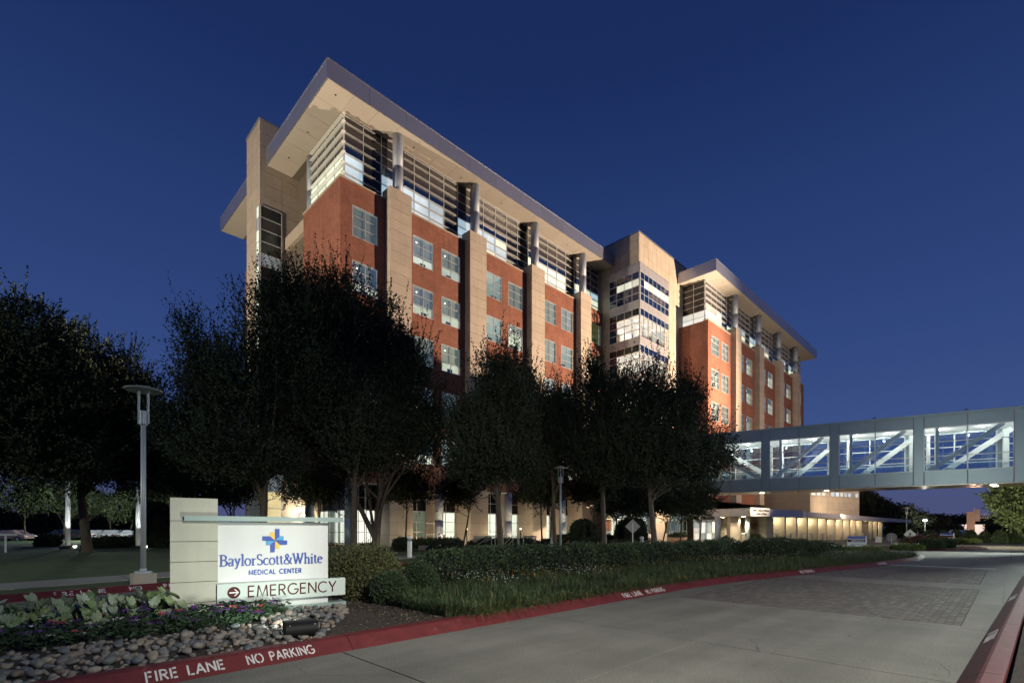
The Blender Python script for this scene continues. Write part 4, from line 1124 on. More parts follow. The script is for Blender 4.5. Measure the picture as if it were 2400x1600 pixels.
# ================================================================ MONUMENT SIGN
sg = thing('monument_sign', 'stone and white monument sign with blue lettering, logo and emergency arrow bar', 'sign', (0, 0, 0), (1.72, 9.2, .05), R(-10.5))
pc = bx('pillar', 'joint', sg, .012, .012, 0, .625, .30, 1.93)
for i, (a, b) in enumerate([(0, .29), (.29, .62), (.62, .94), (.94, 1.26), (1.26, 1.585), (1.585, 1.95)]):
    pbox('block', 'sign_stone', pc, 0, 0, a + .005, .637, .31, b - .005)
bx('panel', 'sign_panel', sg, .642, .06, .06, 2.38, .26, 1.57)
bx('plinth', 'sign_trim', sg, .10, -.035, -.05, 2.68, .32, .13)
bx('top_bar', 'sign_trim', sg, .18, -.09, 1.585, 2.61, -.015, 1.665)
bx('top_bar_bracket', 'alu_dark', sg, .66, -.014, 1.59, 2.36, .10, 1.63)
eb = bx('emergency_bar', 'bar', sg, .625, -.05, .255, 2.66, .055, .565)
def sfr(x0, z0, y0): return lambda x, z, d: (x0 + x, y0 - d, z0 + z)
write('BaylorScott&White', SERIF, 'blue', sg, sfr(.73, .955, .06), .20, 1.56, lambda dx, dy: .050 + .082 * abs(dy) ** 1.3, depth=.02, gap=.035, base=0)
# sign, continued
def SXZ(px, py, off=0.0):
    r = (px - 1200) / 1170; c, s = math.cos(R(-10.5)), math.sin(R(-10.5)); a, b = 1.72 - s * off, 9.2 + c * off
    t = (r * (a + b) - (a - b)) / ((c - s) - r * (c + s))
    d = .7071 * (a + c * t + b + s * t)
    return t, 1.5 + (1240 - py) / 1170 * d - .05
for o in [o for o in sg.children if o.name.startswith('letter')]: bpy.data.objects.remove(o)
x0, z0 = SXZ(514.5, 1328); x1, _ = SXZ(757, 1318)
write('BaylorScott&White', SERIF, 'blue', sg, sfr(x0, z0 + .005, .06), .185, x1 - x0, lambda dx, dy: .055 + .085 * abs(dy) ** 1.3, depth=.02, gap=.02)
x0, z0 = SXZ(584, 1347); x1, _ = SXZ(708, 1341)
write('MEDICAL CENTER', SANS, 'blue', sg, sfr(x0, z0, .06), .078, x1 - x0, lambda dx, dy: .22, depth=.015, gap=.17)
x0, z0 = SXZ(579.6, 1398.8); x1, _ = SXZ(786, 1381)
write('EMERGENCY', SANS, 'maroon', sg, sfr(x0, z0 + .008, -.05), .188, x1 - x0, lambda dx, dy: .115, depth=.008, gap=.13)
lx, lz = SXZ(645.4, 1266)
lg = MB().box(lx - .012, .05, lz - .012, lx + .012, .058, lz + .012).build('logo', 'blue', sg)
u_ = .00226
for m_, P_ in (('blue', [(0, 0), (0, 90), (32, 90), (32, 32)]), ('light_blue', [(0, 0), (32, 32), (62, 32), (62, 0)]),
               ('blue', [(0, 0), (88, 0), (88, -32), (32, -32)]), ('yellow', [(0, 0), (32, -32), (32, -62), (0, -62)]),
               ('blue', [(0, 0), (0, -90), (-32, -90), (-32, -32)]), ('light_blue', [(0, 0), (-32, -32), (-62, -32), (-62, 0)]),
               ('blue', [(0, 0), (-88, 0), (-88, 32), (-32, 32)]), ('yellow', [(0, 0), (-32, 32), (-32, 62), (0, 62)])):
    mb = MB(); g = [(lx + (x * .965 + np.sign(sum(p[0] for p in P_)) * 1.2) * u_, lz + (y * .965 + np.sign(sum(p[1] for p in P_)) * 1.2) * u_) for x, y in P_]
    mb.poly([(x, .035, z) for x, z in g]); 
    for i in range(4):
        a, b = g[i], g[(i + 1) % 4]; mb.poly([(a[0], .035, a[1]), (b[0], .035, b[1]), (b[0], .06, b[1]), (a[0], .06, a[1])])
    mb.build('logo_arm', m_, lg)
ax_, az_ = SXZ(547.4, 1387)
mb = MB(); mb.poly([(ax_ + .094 * math.cos(t), -.056, az_ + .094 * math.sin(t)) for t in np.linspace(0, 2 * math.pi, 33)[:-1]][::-1])
ar = mb.build('arrow_disc', 'maroon', sg)
mb = MB()
for P_ in ([(-.065, -.010), (.05, -.010), (.05, .010), (-.065, .010)], [(.0, .055), (.055, 0), (.072, 0), (.02, .055)], [(.0, -.055), (.02, -.055), (.072, 0), (.055, 0)]):
    mb.poly([(ax_ + x, -.060 - .0008 * len(mb.f), az_ + z) for x, z in P_])
mb.build('arrow', 'white_paint', ar)

# ground floodlight
fx, fy = GP(706, 1493, .10)
fl = thing('floodlight', 'black barrel floodlight lying on the river rocks in front of the monument sign', 'floodlight', (0, 0, 0), (fx, fy, .10), R(-12))
mb = MB(); seg = 20
mb.tube([(-.20, 0, .11), (-.196, 0, .11), (.196, 0, .11), (.20, 0, .11)], [.085, .10, .10, .085], 24)
mb.build('housing', 'black', fl, smooth=False)
mb = MB(); mb.box(-.19, .03, .15, .19, .13, .215); mb.box(-.20, .03, .06, -.185, .16, .22); mb.box(.185, .03, .06, .20, .16, .22)
mb.build('visor', 'black', fl, bevel=.006)
MB().box(-.17, .085, .07, .17, .10, .15).build('lens', 'lamp_white', fl)
mb = MB(); mb.box(-.05, -.03, -.02, .05, .03, .02); mb.tube([(0, 0, 0), (0, 0, .06)], .02, 8); mb.build('bracket', 'black', fl)
for s in (-1, 1): MB().tube([(s * .15, -.085, .17), (s * .15, -.095, .185)], .008, 8).build('bolt', 'galv', fl)
lamp('SPOT', 'floodlight_beam', (fx + .02, fy + .30, .30), 120, (.92, 1.0, .90), .06, (2.5, 9.0, .95), 92, .8)

# ---------------------------------------------------------------- foliage builders
def leaf_quads(c, a, l, w, r):
    """c (n,3) centres, a (n,3) axis"""
    n = len(c); rv = unit(r.normal(size=(n, 3))); b = unit(np.cross(a, rv)); l = l[:, None]; w = w[:, None]
    return np.stack([c - a * l / 2, c + b * w / 2, c + a * l / 2, c - b * w / 2], 1)
def spray(blobs, ntw, k, r, L=(.5, 1.1), lsz=(.13, .2), up=.6, shell=.55, scat=.09):
    blobs = np.array(blobs, float); vol = blobs[:, 3] * blobs[:, 4] + blobs[:, 3] * blobs[:, 5]; pr = vol / vol.sum()
    bi = r.choice(len(blobs), ntw, p=pr); b = blobs[bi]
    u = unit(r.normal(size=(ntw, 3))); rad = shell + (1 - shell) * r.random(ntw) ** .6
    p = b[:, :3] + u * b[:, 3:6] * rad[:, None]
    d = unit(u * .8 + np.array([0, 0, up]) + r.normal(size=(ntw, 3)) * .35)
    LL = r.uniform(*L, ntw); t = np.tile(np.linspace(0, 1, k), (ntw, 1)) + r.normal(size=(ntw, k)) * .03
    bend = np.array([0, 0, .25 * up])
    c = p[:, None] + d[:, None] * (LL[:, None] * t)[..., None] + bend * (LL[:, None] * t ** 2)[..., None]
    c = c + r.normal(size=c.shape) * scat * (1.15 - .6 * t[..., None])
    a = unit(d[:, None] * .9 + r.normal(size=c.shape) * .6)
    c = c.reshape(-1, 3); a = a.reshape(-1, 3); n = len(c)
    l = r.uniform(*lsz, n)
    return leaf_quads(c, a, l, l * r.uniform(.45, .65, n), r)
def foliage_obj(name, V, mats, parent=None, at=None, mi=None, stuff=False):
    at = np.array(at if at is not None else (0, 0, 0), float)
    me = quads_mesh(name, V - at, mats, mi)
    o = link(name, me, parent, at)
    if stuff: o['kind'] = 'stuff'
    return o
def BP(px, py, rx, ry, d, dep=.85):
    x, y = DP(px, d); s = d / 1170
    q = rx * s
    return (x, y, ZP(py, d), q * .95, q * .95 * dep + .0, ry * s)
def limb(mb, p, q, r0, r1, r, sag=.12, n=5):
    p = np.array(p, float); q = np.array(q, float); L = np.linalg.norm(q - p)
    off = r.normal(size=3) * L * .07; pts = []
    for i in range(n + 1):
        t = i / n; c = p + (q - p) * t; c = c + off * math.sin(math.pi * t); c[2] -= sag * L * math.sin(math.pi * t) * .6
        pts.append(tuple(c))
    mb.tube(pts, [r0 + (r1 - r0) * i / n for i in range(n + 1)], 7, False)
    return pts
def tree(name, label, px, d, blobs, ntw, k=9, trunk_r=.18, fork=2.6, seed=1, mats=('leaf_dark',), lsz=(.07, .17), L=(.5, 1.1), up=.6, stems=None, group=None, zg=.12, nl=9, shell=.45, base=None, scat=.1, leaders=.15):
    r = np.random.default_rng(seed)
    x, y = base or DP(px, d)
    T = thing(name, label, 'tree', (x, y, zg), group=group)
    B0 = np.array(blobs, float); sb_ = []
    for b in B0:                                   # lobes: every mass of the crown is broken into uneven sprays
        nsub = 7 if d < 50 else 3
        for _ in range(nsub):
            u = unit(r.normal(size=3)); q = r.uniform(.38, .62)
            sb_.append([*(b[:3] + u * b[3:6] * r.uniform(.35, .78)), b[3] * q, b[4] * q, b[5] * q * r.uniform(.9, 1.35)])
        sb_.append([*b[:3], *(b[3:6] * .6)])
    blobs = sb_
    mb = MB(); top = (x + r.normal() * .25, y + r.normal() * .25, zg + fork + min(2.2, fork * .7))
    fk = (x + (top[0] - x) * .6, y + (top[1] - y) * .6, zg + fork)
    mb.tube([(x, y, zg - .15), (x, y, zg + .12), (x + (fk[0] - x) * .4, y + (fk[1] - y) * .4, zg + fork * .45), fk, top], [trunk_r * 1.5, trunk_r * 1.08, trunk_r * .92, trunk_r * .78, trunk_r * .45], 12, False)
    for i in range(nl):
        b = B0[i % len(B0)]
        tgt = b[:3] + unit(r.normal(size=3)) * b[3:6] * .6; tgt[2] = max(tgt[2], fk[2] + 1.2)
        t = r.random(); st = np.array(fk) * (1 - t) + np.array(top) * t
        pts = limb(mb, st, tgt, trunk_r * r.uniform(.26, .42), .02, r, sag=-.04)
        for j in range(3):
            s = pts[2 + j % 3]; t2 = np.array(s) + unit(r.normal(size=3) + np.array([0, 0, 1.0])) * r.uniform(.8, 1.8)
            limb(mb, s, t2, trunk_r * .14, .01, r, n=3)
    if stems:
        for sx_, sy_, sr in stems:
            q = BP(sx_, sy_, 10, 10, d)[:3]; limb(mb, (x, y, zg + fork * .35), q, sr, sr * .5, r, sag=-.05, n=6)
    mb.build('trunk', 'bark', T, smooth=True)
    V = spray(blobs, ntw, k, r, L, lsz, up, shell, scat)
    if d < 50:
        V = np.concatenate([V, spray(blobs, int(ntw * leaders), 46, r, (.9, 1.9), (lsz[0] * .9, lsz[1] * .85), 1.1 * (up + .35), .72, .04)])
    mi = r.integers(0, len(mats), len(V)) if len(mats) > 1 else None
    foliage_obj('crown', V, mats, T, (x, y, zg), mi)
    return T
EL = ('leaf_dark',)
tree('elm_tree', 'large dark tree spreading behind the monument sign, its crown reaching out to the left', 612, 24, [BP(600, 950, 120, 170, 24), BP(520, 930, 90, 130, 24), BP(450, 1000, 70, 80, 24), BP(470, 860, 55, 95, 24), BP(660, 800, 90, 120, 24), BP(620, 1080, 150, 60, 24), BP(440, 800, 25, 60, 24), BP(640, 730, 40, 70, 24)], 6439, 12, .21, 2.2, 21, EL, nl=14)
tree('elm_tree', 'tall dark tree whose upright top rises before the brick corner of the hospital', 829, 25.5, [BP(760, 880, 120, 180, 25.5), BP(720, 740, 75, 95, 25.5), BP(790, 740, 60, 90, 25.5), BP(700, 980, 130, 100, 25.5), BP(820, 1010, 120, 90, 25.5)], 5979, 12, .17, 3.4, 22, EL, nl=12)
tree('elm_tree', 'dark tree with twin leaning trunks behind the clipped shrubs, crown reaching over the windows', 879, 28.5, [BP(900, 900, 110, 150, 28.5), BP(880, 790, 70, 90, 28.5), BP(960, 980, 100, 110, 28.5), BP(1010, 1010, 55, 80, 28.5), BP(840, 1040, 160, 70, 28.5), BP(960, 860, 45, 70, 28.5)], 6209, 12, .24, 2.6, 23, EL, stems=[(790, 1090, .17), (850, 1060, .10), (930, 1090, .12)], nl=14)
tree('elm_tree', 'dark narrow-topped tree with a bare straight trunk left of the tall grey lamp pole', 1175, 26.5, [BP(1175, 990, 80, 150, 26.5), BP(1165, 890, 42, 60, 26.5), BP(1215, 930, 40, 70, 26.5), BP(1120, 1000, 60, 90, 26.5), BP(1190, 1080, 130, 60, 26.5), BP(1110, 1090, 60, 40, 26.5), BP(1080, 1010, 40, 70, 26.5)], 5750, 12, .17, 2.6, 24, EL, nl=12)
tree('elm_tree', 'dark bushy tree directly behind the tall grey lamp pole', 1300, 33, [BP(1290, 1030, 85, 90, 33), BP(1270, 960, 40, 50, 33), BP(1320, 970, 50, 60, 33)], 2989, 12, .14, 3.0, 25, EL)
tree('elm_tree', 'dark spire-topped tree behind the back of the diamond road sign', 1416, 31, [BP(1400, 1000, 75, 120, 31), BP(1385, 900, 34, 65, 31), BP(1450, 960, 60, 80, 31), BP(1420, 1080, 120, 60, 31), BP(1340, 1050, 60, 70, 31)], 4830, 12, .18, 2.8, 26, EL, nl=12)
tree('elm_tree', 'dark wide tree whose right boughs hang in front of the sky bridge', 1536, 30, [BP(1540, 1000, 90, 110, 30), BP(1520, 930, 45, 60, 30), BP(1600, 960, 55, 70, 30), BP(1640, 1070, 70, 60, 30), BP(1560, 1080, 150, 55, 30), BP(1700, 1080, 30, 30, 30), BP(1620, 930, 25, 40, 30)], 5750, 12, .18, 2.6, 27, EL, nl=14)
# the broad dark trees at the left
OK_ = ('leaf_oak',)
tree('oak_tree', 'huge dark spreading tree at the left edge of the view', -120, 24, [BP(20, 850, 150, 150, 24), BP(-40, 1000, 200, 120, 24), BP(110, 920, 110, 130, 24), BP(60, 1050, 170, 70, 24)], 7474, 12, .34, 2.6, 31, OK_, up=.15, lsz=(.12, .19), nl=12, L=(.35, .8), scat=.13)
tree('oak_tree', 'broad dark tree behind the flat-topped lamp post on the left', 205, 30, [BP(230, 930, 90, 130, 30), BP(300, 970, 70, 90, 30), BP(160, 880, 90, 120, 30), BP(260, 1070, 140, 65, 30), BP(360, 1010, 40, 65, 30), BP(340, 925, 26, 40, 30)], 6899, 12, .26, 2.9, 32, OK_, up=.15, lsz=(.12, .19), nl=12, L=(.35, .8), scat=.13)
tree('oak_tree', 'dark tree filling the gap between the lamp post and the hospital', 450, 40, [BP(440, 1080, 90, 80, 40), BP(520, 1110, 100, 60, 40), BP(380, 1110, 90, 50, 40)], 3600, 10, .18, 2.6, 33, OK_, up=.2, lsz=(.17, .25))
# small trees along the building
SM = ('leaf_dark', 'leaf_light', 'leaf_dark', 'leaf_dark')
small = [(546, 33, 'small dark tree just right of the sign pillar against the dark lawn', 80), (743, 33, 'small tree before the pink stone wall left of the twin trunks', 75), (950, 36, 'small tree in front of the first limestone pier right of the twin trunks', 70),
         (1085, 36, 'slender tree between the first two lit office windows', 65), (1271, 35, 'slender tree with forked stems left of the tall grey lamp pole', 62), (1290, 37, 'slender tree right behind the tall grey lamp pole', 60),
         (1387, 37, 'small tree before the dark stone wall left of the cone shrub', 60), (1447, 42, 'small dense tree above the dark rounded shrub near the lobby', 62), (1505, 45, 'small dense tree over the bench near the lobby glass', 55),
         (1553, 46, 'small dense tree left of the planter bowl', 58), (1595, 46, 'small dense tree right of the planter bowl', 62), (1640, 47, 'small dense tree touching the left end of the entrance canopy', 45)]
for i, (px, d, lab, w) in enumerate(small):
    cy = 1150 if px < 1400 else 1184
    tree('small_tree', lab, px, d, [BP(px, cy, w, 28, d), BP(px + 10, cy - 28, w * .8, 28, d), BP(px - 25, cy + 6, w * .6, 18, d)], 1100, 9, .07, 1.5 if px > 1400 else 1.9, 40 + i, ('leaf_dark', 'leaf_oak', 'leaf_dark', 'leaf_shrub'), lsz=(.11, .17), up=.25, group='small trees along the hospital front', nl=8, L=(.3, .7))  # paler leaves mixed in stand for foliage lit by lamps
# lit background trees on the far left
for i, (px, d, cy, rx, ry, lab) in enumerate([(60, 62, 1175, 70, 45, 'dark round tree far left beyond the curving lawn drive'), (150, 66, 1165, 60, 45, 'lit tree behind the left white pole'), (200, 70, 1180, 50, 35, 'lit tree between the white pole and the grey lamp post'),
                                              (262, 72, 1185, 50, 32, 'lit tree over the parked cars'), (300, 70, 1178, 48, 36, 'lit tree just left of the right white pole'), (370, 60, 1165, 50, 42, 'pale lit tree seen left of the sign pillar')]):
    tree('background_tree', lab, px, d, [BP(px, cy, rx, ry, d), BP(px + 20, cy - 12, rx * .7, ry * .7, d)], 1100, 8, .12, 1.6, 60 + i, ('leaf_dark', 'leaf_light', 'leaf_oak'), lsz=(.22, .34), up=.2, group='trees beyond the left lawn', nl=7, L=(.4, 1.0))
lamp('POINT', 'left_lot_point', (*DP(235, 60), 4.2), 3200, (.90, 1, .92), .2)  # point light added before the parked cars to brighten them
lamp('POINT', 'left_lot_point', (*DP(345, 55), 3.5), 450, (.9, 1, .85), .2)
# right hand trees
tree('background_tree', 'big dark tree behind the annex, right of its small windows', 2040, 88, [BP(2040, 1195, 55, 42, 88), BP(2020, 1175, 30, 32, 88), BP(2070, 1205, 30, 25, 88)], 2200, 8, .3, 2.2, 71, ('leaf_dark',), lsz=(.35, .5), up=.2, L=(.8, 1.6), scat=.25)
tree('background_tree', 'rounded dim tree behind the right end of the flat canopy', 2128, 98, [BP(2125, 1212, 32, 25, 98), BP(2130, 1225, 42, 20, 98)], 1800, 8, .25, 2, 72, ('leaf_oak', 'leaf_dark'), lsz=(.35, .5), up=.2, L=(.8, 1.6), scat=.25)
for i, (px, d, cy, rx, ry, lab) in enumerate([(2190, 120, 1228, 40, 16, 'low dark tree right of the bright parking lamp'), (2228, 78, 1247, 16, 15, 'dark pine-like shrub tree before the white far building'), (2350, 72, 1245, 36, 22, 'dark bushy tree right of the tall pylon'), (2395, 60, 1240, 26, 24, 'dark bushy tree at the right edge under the lit boughs'), (2100, 84, 1242, 34, 14, 'lit bushy tree below the flat canopy end')]):
    tree('background_tree', lab, px, d, [BP(px, cy, rx, ry, d)], 1000, 8, .15, 1, 80 + i, ('leaf_dark', 'leaf_light') if i == 4 else ('leaf_dark',), lsz=(.3, .42), up=.2, L=(.4, 1.0), scat=.2)
tree('street_tree', 'leafy tree lit from below hanging in from the right under the bridge', 2450, 46, [BP(2425, 1185, 75, 42, 46), BP(2365, 1175, 38, 26, 46), BP(2390, 1205, 45, 30, 46), BP(2350, 1165, 25, 14, 46)], 2300, 9, .2, 2.0, 90, ('leaf_light', 'leaf_oak'), lsz=(.2, .3), up=.1, nl=10)
lamp('SPOT', 'tree_uplight', (*DP(2330, 42), .4), 2600, (1, .95, .62), .1, (*DP(2400, 46), 4.0), 80, .6)
# far tree belt
r = np.random.default_rng(99)
bl = []
for i in range(60):
    px = 2120 + 300 * r.random(); d = 210; bl.append(BP(px, 1232 - 3 * r.random(), 14, 13 + 5 * r.random(), d))
for i in range(60):
    px = -80 + 520 * r.random(); d = 150; bl.append(BP(px, 1228, 30, 22 + 12 * r.random(), d))
V = spray(bl, 9000, 7, r, (1, 2.5), (.9, 1.4), .3, .3, .5)
tag(foliage_obj('distant_tree_belt', V, ('leaf_dark',), None, (150, 150, 0), stuff=True), 'dark low belt of distant woods along the horizon', 'woods')

# ---------------------------------------------------------------- shrubs and hedges
def shrub(name, label, cat, blobs, n, mats=('leaf_hedge',), lsz=(.04, .07), seed=1, core=True, group=None, fuzz=.03, up=.3, L=(.04, .10), k=4, z=.1):
    r = np.random.default_rng(seed)
    if len(blobs) == 1 and name == 'shrub':
        q = blobs[0]; blobs = [(q[0], q[1], q[2], q[3] * .85, q[4] * .85, q[5] * .85)] + [(q[0] + q[3] * .45 * math.cos(t), q[1] + q[4] * .45 * math.sin(t), q[2] + q[5] * r.uniform(-.35, .4), q[3] * r.uniform(.4, .6), q[4] * r.uniform(.4, .6), q[5] * r.uniform(.4, .65)) for t in np.linspace(0, 5.5, 7)]
    b = np.array(blobs, float)
    c = b[:, :2].mean(0)
    T = thing(name, label, cat, (c[0], c[1], z), group=group)
    V = spray(blobs, n, k, r, L, lsz, up, .93, fuzz)
    V = V[V[:, :, 2].min(1) > z - .02]
    foliage_obj('foliage', V, mats, T, (c[0], c[1], z), r.integers(0, len(mats), len(V)) if len(mats) > 1 else None)
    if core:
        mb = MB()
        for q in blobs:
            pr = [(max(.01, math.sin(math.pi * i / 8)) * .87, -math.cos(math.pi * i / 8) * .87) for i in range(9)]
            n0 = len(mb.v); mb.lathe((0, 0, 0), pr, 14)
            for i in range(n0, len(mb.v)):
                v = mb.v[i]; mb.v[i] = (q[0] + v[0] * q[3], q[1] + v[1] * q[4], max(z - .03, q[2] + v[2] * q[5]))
        mb.build('stems', 'leaf_core', T, smooth=True)  # solid dark core, painted as the shade inside the foliage
    return T
def line_blobs(p, q, n, rx, h, jit=.1, seed=0):
    r = np.random.default_rng(seed)
    return [(p[0] + (q[0] - p[0]) * t + r.normal() * jit * .4, p[1] + (q[1] - p[1]) * t + r.normal() * jit * .4, .1 + h * .35, rx * r.uniform(.9, 1.1), rx * r.uniform(.85, 1.1), h * .65 * r.uniform(.92, 1.08)) for t in np.linspace(0, 1, n)]
shrub('hedge', 'long clipped dark green hedge running behind the flowering grass strip', 'hedge', line_blobs((7.4, 10.3), (22.6, 9.0), 22, .78, .88, .25, 3), 26000, ('leaf_hedge', 'leaf_dark', 'leaf_hedge'), (.05, .085), 101, fuzz=.05)
shrub('hedge', 'rounded dark hedge mass between the long hedge and the directional sign', 'hedge', [(23.6, 7.9, .42, 1.25, .95, .62), (24.7, 7.5, .44, 1.3, .95, .62), (25.8, 7.0, .4, 1.0, .85, .58)], 9500, ('leaf_hedge', 'leaf_dark'), (.06, .10), 102, fuzz=.05)
shrub('hedge', 'low dark hedge just left of the directional sign', 'hedge', [(29.0, 8.1, .35, 1.2, .8, .5), (30.6, 7.4, .34, 1.2, .8, .48), (32.0, 7.2, .28, 1.0, .7, .4)], 6000, ('leaf_hedge', 'leaf_dark'), (.07, .11), 103, fuzz=.05)
nx, ny = DP(868, 10.4)
shrub('nandina_bush', 'loose feathery bush just right of the monument sign', 'bush', [(nx, ny, .5, .52, .5, .52), (nx - .32, ny + .32, .55, .42, .4, .42), (nx + .30, ny + .25, .45, .40, .4, .42), (nx - .1, ny - .25, .35, .45, .4, .4)], 6500, ('leaf_shrub', 'leaf_shrub', 'leaf_hedge', 'leaf_shrub', 'mulch_chip'), (.03, .055), 104, core=True, fuzz=.06, up=.7, L=(.06, .24), k=6)
bx_, by_ = DP(976, 11.0)
shrub('boxwood_ball', 'clipped round shrub at the right of the feathery bush', 'shrub', [(bx_, by_, .38, .43, .41, .36)], 4200, ('leaf_hedge', 'leaf_hedge', 'leaf_dark'), (.025, .042), 105, fuzz=.012)
bx_, by_ = DP(914, 9.5)
shrub('boxwood_ball', 'smaller clipped round shrub in front of the feathery bush', 'shrub', [(bx_, by_, .35, .31, .31, .30)], 3600, ('leaf_hedge', 'leaf_hedge', 'leaf_dark'), (.022, .038), 106, fuzz=.012)
for i, (px, d, w, h, lab, ms) in enumerate([(112, 40, 19, 22, 'small clipped bush beside the white notice board', 'leaf_dark'), (270, 38, 60, 20, 'low dark hedge on the lawn under the lit trees', 'leaf_dark'), (368, 38, 40, 105, 'large dark shrub between the white pole and the sign pillar', 'leaf_dark'),
        (1290 - 3, 34, 30, 16, 'low clipped shrub left of the handrail', 'leaf_dark'), (1288 + 80, 36, 34, 65, 'dark cone-shaped shrub against the stone wall', 'leaf_dark'), (1478, 40, 42, 64, 'dark rounded upright shrub right behind the diamond sign', 'leaf_dark'),
        (1425, 45, 18, 18, 'small dark shrub left of the lobby', 'leaf_dark'), (1140, 35, 18, 18, 'round shrub before the second bench', 'leaf_dark'), (1228, 34, 18, 18, 'round shrub left of the forked slender tree', 'leaf_dark'), (1370, 33, 14, 20, 'round shrub below the right handrail', 'leaf_dark'),
        (1330, 40, 34, 22, 'lit yellow-green hedge against the stone base', 'leaf_yellow'), (1180, 39, 90, 14, 'low hedge under the lit office windows', 'leaf_hedge'), (1020, 38, 70, 14, 'low hedge left of the lit office windows', 'leaf_hedge'),
        (945, 32, 20, 22, 'round shrub behind the white bollard', 'leaf_dark'), (1050, 32, 34, 20, 'dark low shrub row behind the grey path', 'leaf_dark'), (1460, 33, 60, 16, 'dark shrub mound beside the path bollard', 'leaf_dark'),
        (1705, 60, 10, 9, 'round shrub left of the canopy wall', 'leaf_hedge'), (1770, 62, 26, 13, 'lit green hedge under the canopy', 'leaf_light')]):
    x, y = DP(px, d); s = d / 1170
    shrub('shrub', lab, 'shrub', [(x, y, .1 + h * s * .45, w * s, w * s * .8, h * s * .58)], int(2200 + 5.5 * w * h), (ms, 'leaf_dark'), (.09, .17), 110 + i, fuzz=.10, L=(.08, .30), up=.5)
# topiary row on the right
for i, (px, w, top, nm) in enumerate([(2178, 11, 1243, 'first'), (2212, 11, 1242, 'second'), (2241, 10, 1241, 'third'), (2275, 11, 1242, 'fourth'), (2309, 11, 1245, 'fifth'), (2344, 14, 1243, 'sixth'), (2381, 15, 1242, 'seventh')]):
    d = 53 if i < 5 else 50; x, y = DP(px, d); h = ZP(top, d)
    shrub('topiary', '%s dark clipped topiary from the left in the row along the cross road' % nm, 'topiary', [(x, y, h * .38, w * d / 1170, w * d / 1170, h * .62), (x, y, h * .25, w * d / 1170 * .95, w * d / 1170, h * .4)], 1500, ('leaf_dark', 'leaf_hedge'), (.08, .13), 140 + i, group='topiaries along the cross road', fuzz=.03)
# second island: roses and grasses
ic = DP(2155, 38)
isl2 = [(ic[0] + 6.2 * math.cos(t) * math.cos(-.5) - 2.6 * math.sin(t) * math.sin(-.5), ic[1] + 6.2 * math.cos(t) * math.sin(-.5) + 2.6 * math.sin(t) * math.cos(-.5)) for t in np.linspace(0, 2 * math.pi, 25)[:-1]]
kerb('rose_island_curb', isl2, 1, closed=True, seglen=9)
tag(MB().prism([(ic[0] + (p[0] - ic[0]) * .95, ic[1] + (p[1] - ic[1]) * .95) for p in isl2], -.05, .10).build('rose_island', 'soil'), kind='structure')
def shr2(px, d, w, h): x, y = DP(px, d); s = d / 1170; return (x, y, .1 + h * s * .4, w * s, w * s * .8, h * s * .62)
T = shrub('rose_bush', 'pinkish red flowering rose bushes on the far island', 'bush', [shr2(2128, 37, 18, 22), shr2(2155, 37, 22, 26), shr2(2185, 38, 22, 28)], 5200, ('leaf_hedge', 'rose', 'leaf_shrub', 'leaf_hedge'), (.07, .12), 160, fuzz=.08)
shrub('grass_clump', 'yellow-green low mound in front of the roses', 'plant', [shr2(2110, 34, 20, 12), shr2(2140, 34, 24, 11)], 3500, ('leaf_yellow', 'leaf_hedge'), (.06, .11), 161, fuzz=.05, up=.9)
shrub('grass_clump', 'grey-green tufted grasses right of the roses', 'plant', [shr2(2185, 36, 24, 15), shr2(2218, 37, 18, 17)], 3500, ('leaf_hedge', 'leaf_light'), (.06, .12), 162, fuzz=.06, up=1.2, L=(.1, .3))
shrub('grass_clump', 'pale yellow-green clumps at the right tip of the planted island', 'plant', [shr2(1990, 29, 26, 9), shr2(2030, 28.5, 20, 11), shr2(2056, 28, 17, 11)], 4200, ('leaf_yellow', 'leaf_light'), (.05, .09), 163, fuzz=.05, up=1.0, L=(.06, .2))
shrub('hedge', 'low mown bank of shrubs along the cross road behind the rose island', 'hedge', [shr2(2240, 50, 32, 12), shr2(2275, 50, 24, 10), shr2(2205, 50, 22, 12)], 2500, ('leaf_hedge', 'leaf_yellow'), (.08, .14), 164)

# ---------------------------------------------------------------- liriope strip and its flowers
def blades(n, fx, r, h=(.22, .42), w=.007, lean=.5):
    x, y = fx(n, r); h = h; az = r.uniform(0, 2 * math.pi, n); H_ = r.uniform(*h, n) * (.85 + .30 * np.sin(x * 2.1 + y * 1.3) * np.sin(y * 3.1 - x * .8) + .18 * np.sin(x * 5.3 + 2 * y)); le = r.uniform(.15, lean, n)
    dx, dy = np.cos(az), np.sin(az); W = w * r.uniform(.7, 1.4, n)
    def pt(t, side):
        px = x + dx * le * H_ * t ** 2 - dy * W * side * (1 - .75 * t); py = y + dy * le * H_ * t ** 2 + dx * W * side * (1 - .75 * t)
        return np.stack([px, py, .09 + H_ * (t - .28 * t ** 3 * le * 2)], 1)
    V = [np.stack([pt(a, -1), pt(a, 1), pt(b, 1), pt(b, -1)], 1) for a, b in ((0, .4), (.4, .75), (.75, 1.0))]
    return np.concatenate(V)
def strip(n, r):
    x = 4.9 + (r.random(n) ** 1.35) * 29.0
    front = np.interp(x, [p[0] for p in ISL_F], [p[1] for p in ISL_F]) + .30 + .22 * (x < 6) * (6 - x)
    back = np.interp(x, [4, 7, 12, 20, 24, 30, 35], [7.6, 9.6, 9.7, 8.7, 7.2, 6.4, 5.0])
    return x, front + (back - front) * r.random(n)
r = np.random.default_rng(5)
V = blades(64000, strip, r, lean=1.0)
